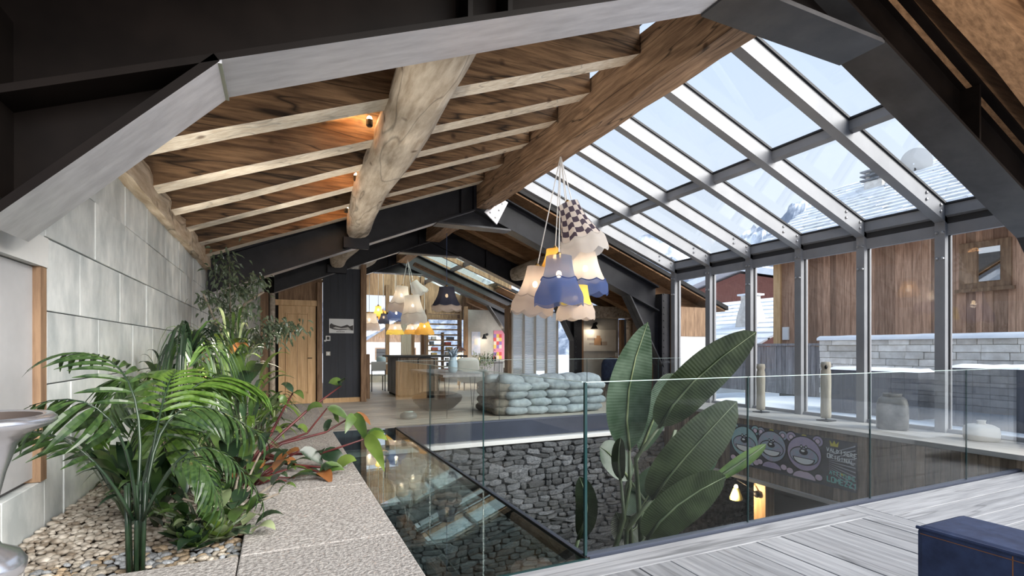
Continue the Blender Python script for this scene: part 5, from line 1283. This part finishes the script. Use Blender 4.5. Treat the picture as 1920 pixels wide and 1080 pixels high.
# ------------------------------------------------------------------ planting in the raised bed
BZ = .40
lm = {}
def leaflet_mesh(m):
    if m in lm: return lm[m]
    o = MB().blade([(0, 0, 0), (0, .5, .03), (0, 1, -.22)], .14, prof=lambda t: math.sin(PI * min(1, t * .93 + .05)) ** .8, fold=.3, seg=5).build('leaflet', m, origin=(0, 0, 0))
    lm[m] = o.data; bpy.data.objects.remove(o); return lm[m]
def frond(root, pts, n, ll, m, droop=.35, stemm='dkleaf', t0=.35, joined=None):
    p0, p1, p2 = [V(p) for p in pts]; c1 = p1 * 2 - (p0 + p2) / 2
    f = lambda t: p0 * (1 - t) ** 2 + c1 * 2 * t * (1 - t) + p2 * t * t
    fr = MB().tube([f(i / 10) for i in range(11)], [.0065 * (1 - .8 * i / 10) for i in range(11)], 5).build('frond', stemm, root, smooth=True)
    me = leaflet_mesh(m)
    for i in range(n):
        t = t0 + (1 - t0) * (i + .5) / n; p = f(t); d = (f(min(t + .02, 1)) - f(t - .02)).normalized()
        sd_ = d.cross(V((0, 0, 1))).normalized(); up = sd_.cross(d)
        for sg in (-1, 1):
            L_ = ll * (.55 + .6 * math.sin(PI * (.15 + .75 * (i / n)))) * U(.9, 1.1)
            dr = (sd_ * sg * .85 + d * (.55 + .4 * i / n) - V((0, 0, 1)) * droop * U(.7, 1.3)).normalized()
            z = (up + dr * .2); x = dr.cross(z).normalized(); z = x.cross(dr).normalized()
            mt = Matrix((x, dr, z)).transposed().to_4x4(); mt.translation = p - OFF[root.name]
            o = bpy.data.objects.new('leaflet', me); C.objects.link(o); o.parent = fr; o.matrix_basis = mt @ Matrix.Diagonal((L_, L_, L_, 1))
    return fr
pm_ = thing('parlor_palm', 'parlour palm with arching fronds at the front of the planter', 'plant', (-.46, 2.2, BZ))
for k in range(5):
    a = k * 1.26; MB().tube([(-.46 + .02 * math.cos(a), 2.2 + .02 * math.sin(a), BZ), (-.46 + .03 * math.cos(a), 2.2 + .03 * math.sin(a), .72)], [.009, .006], 6).build('cane', 'dkleaf', pm_, smooth=True)
FR = [([(-.46, 2.2, .62), (-.51, 2.34, 1.07), (-.74, 2.45, 1.17)], 11, .16, 'palm', .3), ([(-.45, 2.17, .60), (-.50, 2.05, .97), (-.70, 2.06, 1.02)], 11, .16, 'palm', .85),
      ([(-.46, 2.17, .60), (-.58, 2.10, .86), (-.74, 2.12, .93)], 10, .13, 'palm', .4), ([(-.44, 2.23, .64), (-.42, 2.44, .98), (-.40, 2.65, 1.10)], 12, .2, 'palmb', .3),
      ([(-.43, 2.2, .62), (-.34, 2.30, .96), (-.06, 2.30, .84)], 11, .16, 'palm', .7), ([(-.42, 2.16, .62), (-.25, 2.14, .84), (-.06, 2.14, .63)], 12, .12, 'palm', .4),
      ([(-.43, 2.15, .60), (-.28, 2.05, .82), (-.18, 2.02, .64)], 12, .13, 'palm', .4), ([(-.45, 2.22, .64), (-.34, 2.5, 1.02), (-.10, 2.62, 1.02)], 13, .2, 'palmb', .4),
      ([(-.45, 2.22, .64), (-.40, 2.42, .90), (-.22, 2.46, .92)], 12, .17, 'palm', .5)]
for a in FR: frond(pm_, *a)
p2_ = thing('bright_palm', 'bright green feathery palm in the middle of the planter', 'plant', (-.5, 3.2, BZ))
for k in range(7):
    a = k * .9 + .3; r0 = U(.28, .5); h0 = U(.82, 1.02)
    frond(p2_, [(-.5, 3.2, BZ), (-.5 + r0 * .45 * math.cos(a), 3.2 + r0 * .5 * math.sin(a), h0), (-.5 + r0 * .8 * math.cos(a), 3.2 + r0 * math.sin(a), h0 - .12)], 12, .2, 'palmb' if k % 2 else 'palm', .55, t0=.5)
# dracaena with thin arching leaves
dr_ = thing('dracaena', 'dracaena with a mop of thin arching dark leaves by the wall', 'plant', (-.55, 3.95, BZ))
MB().tube([(-.55, 3.95, BZ), (-.53, 3.93, .8), (-.52, 3.9, 1.18)], [.022, .018, .016], 7).build('trunk', 'bark', dr_, smooth=True)
for k in range(54):
    a = U(0, 6.28); L_ = U(.32, .5); e = U(.1, 1.2); p = V((-.52, 3.9, U(1.04, 1.2))); h_ = V((math.cos(a) * (.55 if math.cos(a) < 0 else 1), math.sin(a), 0))
    MB().blade([p, p + h_ * L_ * .5 * math.cos(e * .7) + V((0, 0, L_ * .42 * math.sin(e) + .05)), p + h_ * L_ * .8 + V((0, 0, -.22 + .3 * (e - .5)))], .028, seg=6, prof=lambda t: (1 - t) ** .5, fold=.3).build('leaf', 'dkleaf' if k % 4 else 'palm', dr_)
# weeping fig
fg_ = thing('weeping_fig', 'tall weeping fig with small drooping leaves against the pale wall', 'tree', (-.45, 6.5, BZ))
tr_ = [[(-.45, 6.5, BZ), (-.50, 6.6, 1.0), (-.50, 6.7, 1.6), (-.52, 6.8, 2.15)], [(-.47, 6.55, .8), (-.3, 6.4, 1.2), (.0, 6.1, 1.46), (.16, 6.0, 1.40)], [(-.5, 6.65, 1.3), (-.35, 6.6, 1.7), (-.15, 6.6, 1.85)], [(-.5, 6.65, 1.2), (-.62, 6.3, 1.5), (-.7, 6.1, 1.75)], [(-.48, 6.6, 1.0), (-.5, 6.0, 1.25), (-.45, 5.7, 1.3)]]
for b in tr_: MB().tube(b, [.018, .014, .010, .005], 6).build('branch', 'bark', fg_, smooth=True)
cl = [(-.55, 6.8, 2.12, .17, .22, 150), (-.42, 6.75, 1.88, .24, .14, 170), (-.6, 6.7, 1.7, .16, .14, 90), (-.38, 6.6, 1.62, .22, .12, 120), (.03, 6.05, 1.42, .22, .10, 210), (-.22, 6.3, 1.28, .22, .12, 150), (-.5, 6.2, 1.4, .2, .14, 130), (-.7, 6.2, 1.72, .1, .1, 40), (-.2, 6.75, 2.0, .12, .1, 60)]
fm = MB()
for x, y, z, rx, rz, n in cl:
    for k in range(n):
        v_ = V((random.gauss(0, .5), random.gauss(0, .5), random.gauss(0, .5))); p = V((x, y, z)) + V((v_.x * rx, v_.y * rx, v_.z * rz))
        d = V((U(-.6, .8), U(-.7, .3), U(-1, -.15))).normalized() * U(.06, .10)
        fm.blade([p, p + d * .5 + V((0, 0, .012)), p + d], .026, nrm=(U(-.6, .6), U(-1, 0), U(.2, 1)), seg=3)
fm.build('foliage', 'figleaf', fg_)['kind'] = 'stuff'
# broad leaved plants: leaf rosettes
def rosette(name, label, base, n, L_, wd, e0, e1, mat, h0=.0, stemm='stem', droop=.3, cat='plant', seg=7, stalk=.0, arc=(0, 6.28)):
    t = thing(name, label, cat, base); b = V(base)
    for k in range(n):
        a = arc[0] + (arc[1] - arc[0]) * (k + U(-.35, .35)) / n; e = U(e0, e1); l_ = L_ * U(.75, 1.15)
        hd = V((math.cos(a), math.sin(a), 0))
        lim = (b.x + .93) / ((stalk * 1.2 + l_ * 1.1) * math.cos(e) + .02)
        if hd.x < -lim: hd.x = -lim
        d = hd * math.cos(e) + V((0, 0, math.sin(e)))
        p = b + V((0, 0, h0 * U(.5, 1.2))) + hd * .01
        if stalk:
            q = p + d * stalk * U(.6, 1.2); MB().tube([b, (p + q) / 2 + V((0, 0, .02)), q], [.008, .006, .005], 5).build('stalk', stemm, t, smooth=True); p = q
        m = mat[k % len(mat)]
        MB().blade([p, p + d * l_ * .55 + V((0, 0, .02)), p + d * l_ + V((0, 0, -droop * l_)) + hd * .1 * l_], wd * U(.8, 1.15), seg=seg, fold=.18).build('leaf', m, t, smooth=True)
    return t
rosette('dumb_cane', 'broad leaved plant with large lime ribbed leaf mid planter', (-.30, 4.5, BZ), 18, .36, .11, .6, 1.35, ['midleaf', 'yleaf', 'midleaf', 'dkleaf'], h0=.3, stalk=.25)
rosette('cordyline', 'strappy green plant with rust tinted new leaves near the fig', (-.45, 5.2, BZ), 22, .40, .07, .5, 1.35, ['midleaf', 'palm', 'redleaf', 'yleaf'], h0=.55, stalk=.1)
rosette('spider_plant', 'pale striped arching spider plant at the far end of the planter', (-.05, 6.2, .43), 34, .42, .035, .5, 1.3, ['paleleaf', 'yleaf', 'paleleaf', 'midleaf'], droop=.6)
rosette('dark_rubber_plant', 'dark glossy paddle leaves low in the middle of the planter', (-.22, 3.05, BZ), 12, .24, .11, .5, 1.3, ['dkleaf', 'dkleaf', 'midleaf'], h0=.1, stalk=.12)
rosette('shade_fern', 'low dark leafy clump behind the front palm', (-.50, 2.75, BZ), 22, .26, .05, .4, 1.2, ['dkleaf', 'palm'], h0=.05, stalk=.08)
rosette('bromeliad', 'strappy green bromeliad against the tiled wall', (-.68, 3.35, BZ), 20, .36, .05, .5, 1.3, ['palm', 'midleaf', 'dkleaf'], droop=.5)
rosette('leafy_climber', 'loose mid green climber at the far wall end of the planter', (-.65, 5.7, BZ), 26, .26, .07, .3, 1.3, ['midleaf', 'dkleaf', 'palm'], h0=.5, stalk=.3)
rosette('low_ivy', 'low trailing green leaves along the kerb behind the red stems', (-.15, 5.0, .43), 24, .24, .06, .1, 1.0, ['midleaf', 'dkleaf', 'yleaf'], stalk=.15, droop=.4)
rosette('aspidistra', 'upright glossy aspidistra leaves left of centre in the planter', (-.62, 2.85, BZ), 16, .34, .07, .8, 1.4, ['dkleaf', 'palm'], h0=.05, stalk=.15)
rosette('pale_reed', 'fine pale strappy leaves arching in the middle of the planter', (-.35, 3.6, BZ), 40, .46, .022, .5, 1.35, ['paleleaf', 'midleaf', 'palm'], h0=.1, droop=.55)
rosette('crown_of_thorns', 'twiggy brown stemmed shrub with few leaves by the granite', (-.2, 2.7, BZ), 16, .11, .06, .3, 1.2, ['dkleaf', 'midleaf'], stemm='bark', stalk=.3, droop=.2)
rosette('tall_reed', 'tall loose green stems with narrow leaves before the fig', (-.4, 5.6, BZ), 34, .38, .03, .6, 1.4, ['midleaf', 'paleleaf', 'palm'], h0=.6, stalk=.3, droop=.5)
rosette('hanging_vine', 'dark leafy clump along the wall before the fig', (-.72, 4.6, BZ), 26, .26, .06, .4, 1.3, ['dkleaf', 'palm', 'midleaf'], h0=.45, stalk=.25)
rosette('lady_palm', 'fan of dark narrow leaflets beside the kerb in mid planter', (-.2, 4.0, BZ), 26, .34, .035, .5, 1.3, ['palm', 'dkleaf', 'palmb'], h0=.2, stalk=.15, droop=.4)
# red stemmed philodendron sprawling over the granite
ph_ = thing('philodendron', 'sprawling philodendron with red stems and olive leaves over the granite', 'plant', (-.2, 3.75, BZ))
arms = [((.02, 3.75, .56), (.30, 3.85, .60), (.50, 3.8, .72)), ((.0, 3.7, .5), (.25, 3.5, .52), (.52, 3.38, .62)), ((.0, 3.8, .6), (.18, 3.9, .75), (.42, 3.95, .92)), ((-.05, 3.7, .5), (.1, 3.45, .47), (.32, 3.30, .46)), ((-.05, 3.9, .6), (.05, 4.1, .78), (.1, 4.2, .86)), ((-.1, 3.7, .5), (.02, 3.55, .48), (.12, 3.45, .56)), ((-.05, 4.0, .5), (.2, 4.2, .55), (.35, 4.3, .72)), ((0, 3.6, .47), (.15, 3.4, .46), (.22, 3.25, .46))]
for i, (a, b, c) in enumerate(arms):
    MB().tube([(-.2, 3.75, BZ), a, b, c], [.012, .010, .008, .005], 6).build('stem', 'redstem', ph_, smooth=True)
    for q, s_ in ((b, .8), (c, 1.0), (c, .9)):
        d = V((U(-.4, .9), U(-.8, .5), U(-.5, .6))).normalized(); q = V(q); l_ = U(.13, .2) * s_
        MB().blade([q, q + d * l_ * .5, q + d * l_ + V((0, 0, -.05))], l_ * .48, nrm=(U(-.5, .3), -.5, U(.3, 1)), seg=6, fold=.2).build('leaf', ['midleaf', 'dkleaf', 'midleaf', 'redleaf', 'dkleaf', 'yleaf', 'midleaf'][(i * 3 + int(s_ * 10)) % 7], ph_, smooth=True)
MB().blade([(.50, 3.38, .62), (.55, 3.30, .58), (.60, 3.22, .43)], .09, nrm=(-.5, -.8, .3), seg=8).build('leaf', 'yleaf', ph_, smooth=True)
MB().blade([(.48, 3.8, .72), (.53, 3.76, .66), (.57, 3.72, .52)], .09, nrm=(-.6, -.7, .3), seg=8).build('leaf', 'midleaf', ph_, smooth=True)
MB().blade([(.25, 3.5, .52), (.32, 3.45, .51), (.40, 3.42, .44)], .11, nrm=(-.3, -.6, .8), seg=8).build('leaf', 'dkleaf', ph_, smooth=True)
rosette('peperomia', 'round leaved dark green clump beside the kerb near the front', (-.22, 2.42, BZ), 18, .10, .075, .2, 1.2, ['dkleaf', 'midleaf', 'paleleaf'], stalk=.16, droop=.15)
rosette('low_spurge', 'small bushy clump between the front palm and the kerb', (-.30, 2.55, BZ), 20, .13, .05, .2, 1.3, ['midleaf', 'dkleaf', 'palm'], stalk=.18, droop=.2)
rosette('kerb_creeper', 'dark creeper with bronze leaves spilling over the granite edge', (-.12, 3.2, .43), 26, .16, .07, .0, .6, ['dkleaf', 'midleaf', 'redleaf', 'dkleaf'], stemm='redstem', stalk=.18, droop=.1)
# succulents at the front corner
for (x, y), m, lb in (((-.30, 2.28), ['dkleaf', 'midleaf'], 'dark flat leaved succulent at the front corner of the planter'), ((-.22, 2.36), ['paleleaf', 'yleaf'], 'pale yellow green succulent rosette beside the granite'), ((-.36, 2.42), ['dkleaf', 'paleleaf'], 'grey green round leaved succulent behind the front rosettes'), ((-.20, 2.52), ['paleleaf', 'midleaf'], 'small pale succulent tucked against the kerb')):
    t = thing('succulent', lb, 'plant', (x, y, BZ), 'succulents at the front of the planter')
    for k in range(22):
        a = k * 2.4; e = .15 + k * .05; l_ = .085 - k * .0016; p = V((x, y, BZ + .03 + k * .002)); hd = V((math.cos(a), math.sin(a), 0)); d = hd * math.cos(e) + V((0, 0, math.sin(e)))
        MB().blade([p, p + d * l_ * .55, p + d * l_ + V((0, 0, .01))], .05, seg=5, fold=.25, prof=lambda t_: math.sin(PI * min(1, t_ * .9 + .08)) ** .7).build('leaf', m[k % 2], t, smooth=True)
tag(B(-.80, -.775, 2.20, 2.225, .38, .47).build('wooden_stake', 'oldw', bevel=.003), 'short wooden stake in the pebbles by the urn', 'stake')

# ------------------------------------------------------------------ pebbles
pebm = []
for k in range(6):
    mb = MB().blob((0, 0, 0), (.5, .38, .22), 8, 5)
    for i, p in enumerate(mb.v): mb.v[i] = p + noise.noise_vector(p * 2.2 + V((k * 7., 0, 0))) * .05
    o = mb.build('pebble', ['peb', 'pebg', 'pebo'][k % 3], smooth=True, origin=(0, 0, 0)); pebm.append(o.data); bpy.data.objects.remove(o)
pts = []
grid = {}
tries = 0
while len(pts) < 3200 and tries < 90000:
    tries += 1
    x = U(-.955, -.145); y = 2.16 + (U(0, 1) ** 1.6) * 3.2; r0 = U(.022, .044)
    k = (int(x / .05), int(y / .05)); ok = True
    for i in (-1, 0, 1):
        for j in (-1, 0, 1):
            for (a, b, c) in grid.get((k[0] + i, k[1] + j), ()):
                if (a - x) ** 2 + (b - y) ** 2 < (.40 * (c + r0)) ** 2: ok = False
    if ok: grid.setdefault(k, []).append((x, y, r0)); pts.append((x, y, r0))
pts.sort(key=lambda p: (p[0] ** 2 + p[1] ** 2))
rest = MB()
for i, (x, y, r0) in enumerate(pts):
    rz = U(0, 6.28); rx = U(-.3, .3); s_ = r0 * 1.25; k = random.randrange(6); z = .385 + U(0, .012)
    if i < 300:
        o = inst('pebble', pebm[k], None, (x, y, z), (rx, U(-.3, .3), rz), (s_, s_, s_))
        tag(o, 'smooth river pebble at the front of the planter bed', 'pebble', 'river pebbles at the front of the planter bed')
    else:
        mt = Matrix.LocRotScale(V((x, y, z)), Matrix.Rotation(rz, 3, 'Z').to_quaternion(), V((s_, s_, s_)))
        rest.add([mt @ v_.co for v_ in pebm[k].vertices], [tuple(p.vertices) for p in pebm[k].polygons])
po_ = rest.build('pebble_bed', M('bed pebbles', (0.18, 0.14, 0.10), (0.58, 0.53, 0.46), rough=.6, sc=22, det=2), smooth=True); po_['kind'] = 'stuff'; tag(po_, 'bed of pale river pebbles further back in the planter', 'pebbles')

# ------------------------------------------------------------------ added fill light: unseen torchere lamps on the deck behind the camera
for x, y, lb in ((1.15, -1.0, 'black torchere fill lamp on the deck, added as unseen fill, nearer the planter'), (3.55, -1.1, 'black torchere fill lamp on the deck, added as unseen fill, behind the denim sofa')):
    t = thing('fill_floor_lamp', lb, 'fill lamp', (x, y, 0), 'added fill lamps on the deck')
    MB().lathe([(.15, 0), (.15, .02), (.02, .03)], (x, y, 0), 20).build('base', 'blk', t)
    MB().tube([(x, y, .02), (x, y, 1.72)], .013, 8).build('pole', 'blk', t)
    MB().lathe([(.03, 1.70), (.10, 1.74), (.17, 1.82), (.168, 1.825), (.09, 1.75), (.01, 1.72)], (x, y, 0), 20, cap=False).build('bowl', 'blk', t, smooth=True)
    MB().blob((x, y, 1.80), (.05, .05, .04), 10, 6).build('bulb', 'bulb', t, smooth=True)
    d = bpy.data.lights.new('lamp_light', 'SPOT'); d.energy = 160; d.color = (1, .90, .78); d.spot_size = R(150); d.spot_blend = .8; d.shadow_soft_size = .12
    o = bpy.data.objects.new('lamp_light', d); C.objects.link(o); o.parent = t; o.location = (0, 0, 1.88)
    o.rotation_euler = V((0, .75, .65)).to_track_quat('-Z', 'Y').to_euler()
# small garden uplights in the planter
for x, y, z, lb, dr, en in ((-.80, 3.7, BZ, 'small black garden uplight by the wall, near the dracaena', (.75, .25, .9), 100), (-.80, 5.0, BZ, 'small black garden uplight by the wall, mid planter', (.75, .1, .9), 100), (-.2, 7.1, BZ, 'small black garden uplight at the far end of the planter', (.35, -.45, .9), 100)):
    t = thing('garden_uplight', lb, 'spotlight', (x, y, z), 'small uplights')
    MB().tube([(x, y, z), (x, y, z + .05)], .008, 6).build('spike', 'blk', t)
    MB().lathe([(.025, .04), (.032, .05), (.032, .10), (.028, .105)], (x, y, z), 12, cap=False).build('housing', 'blk', t)
    MB().lathe([(.027, .095), (.004, .097)], (x, y, z), 12).build('lens', 'cream', t)
    d = bpy.data.lights.new('uplight', 'SPOT'); d.energy = en; d.color = (1, .90, .76); d.spot_size = R(105); d.spot_blend = .9; d.shadow_soft_size = .06
    o = bpy.data.objects.new('uplight', d); C.objects.link(o); o.parent = t; o.location = (0, 0, .13)
    o.rotation_euler = V(dr).to_track_quat('-Z', 'Y').to_euler()
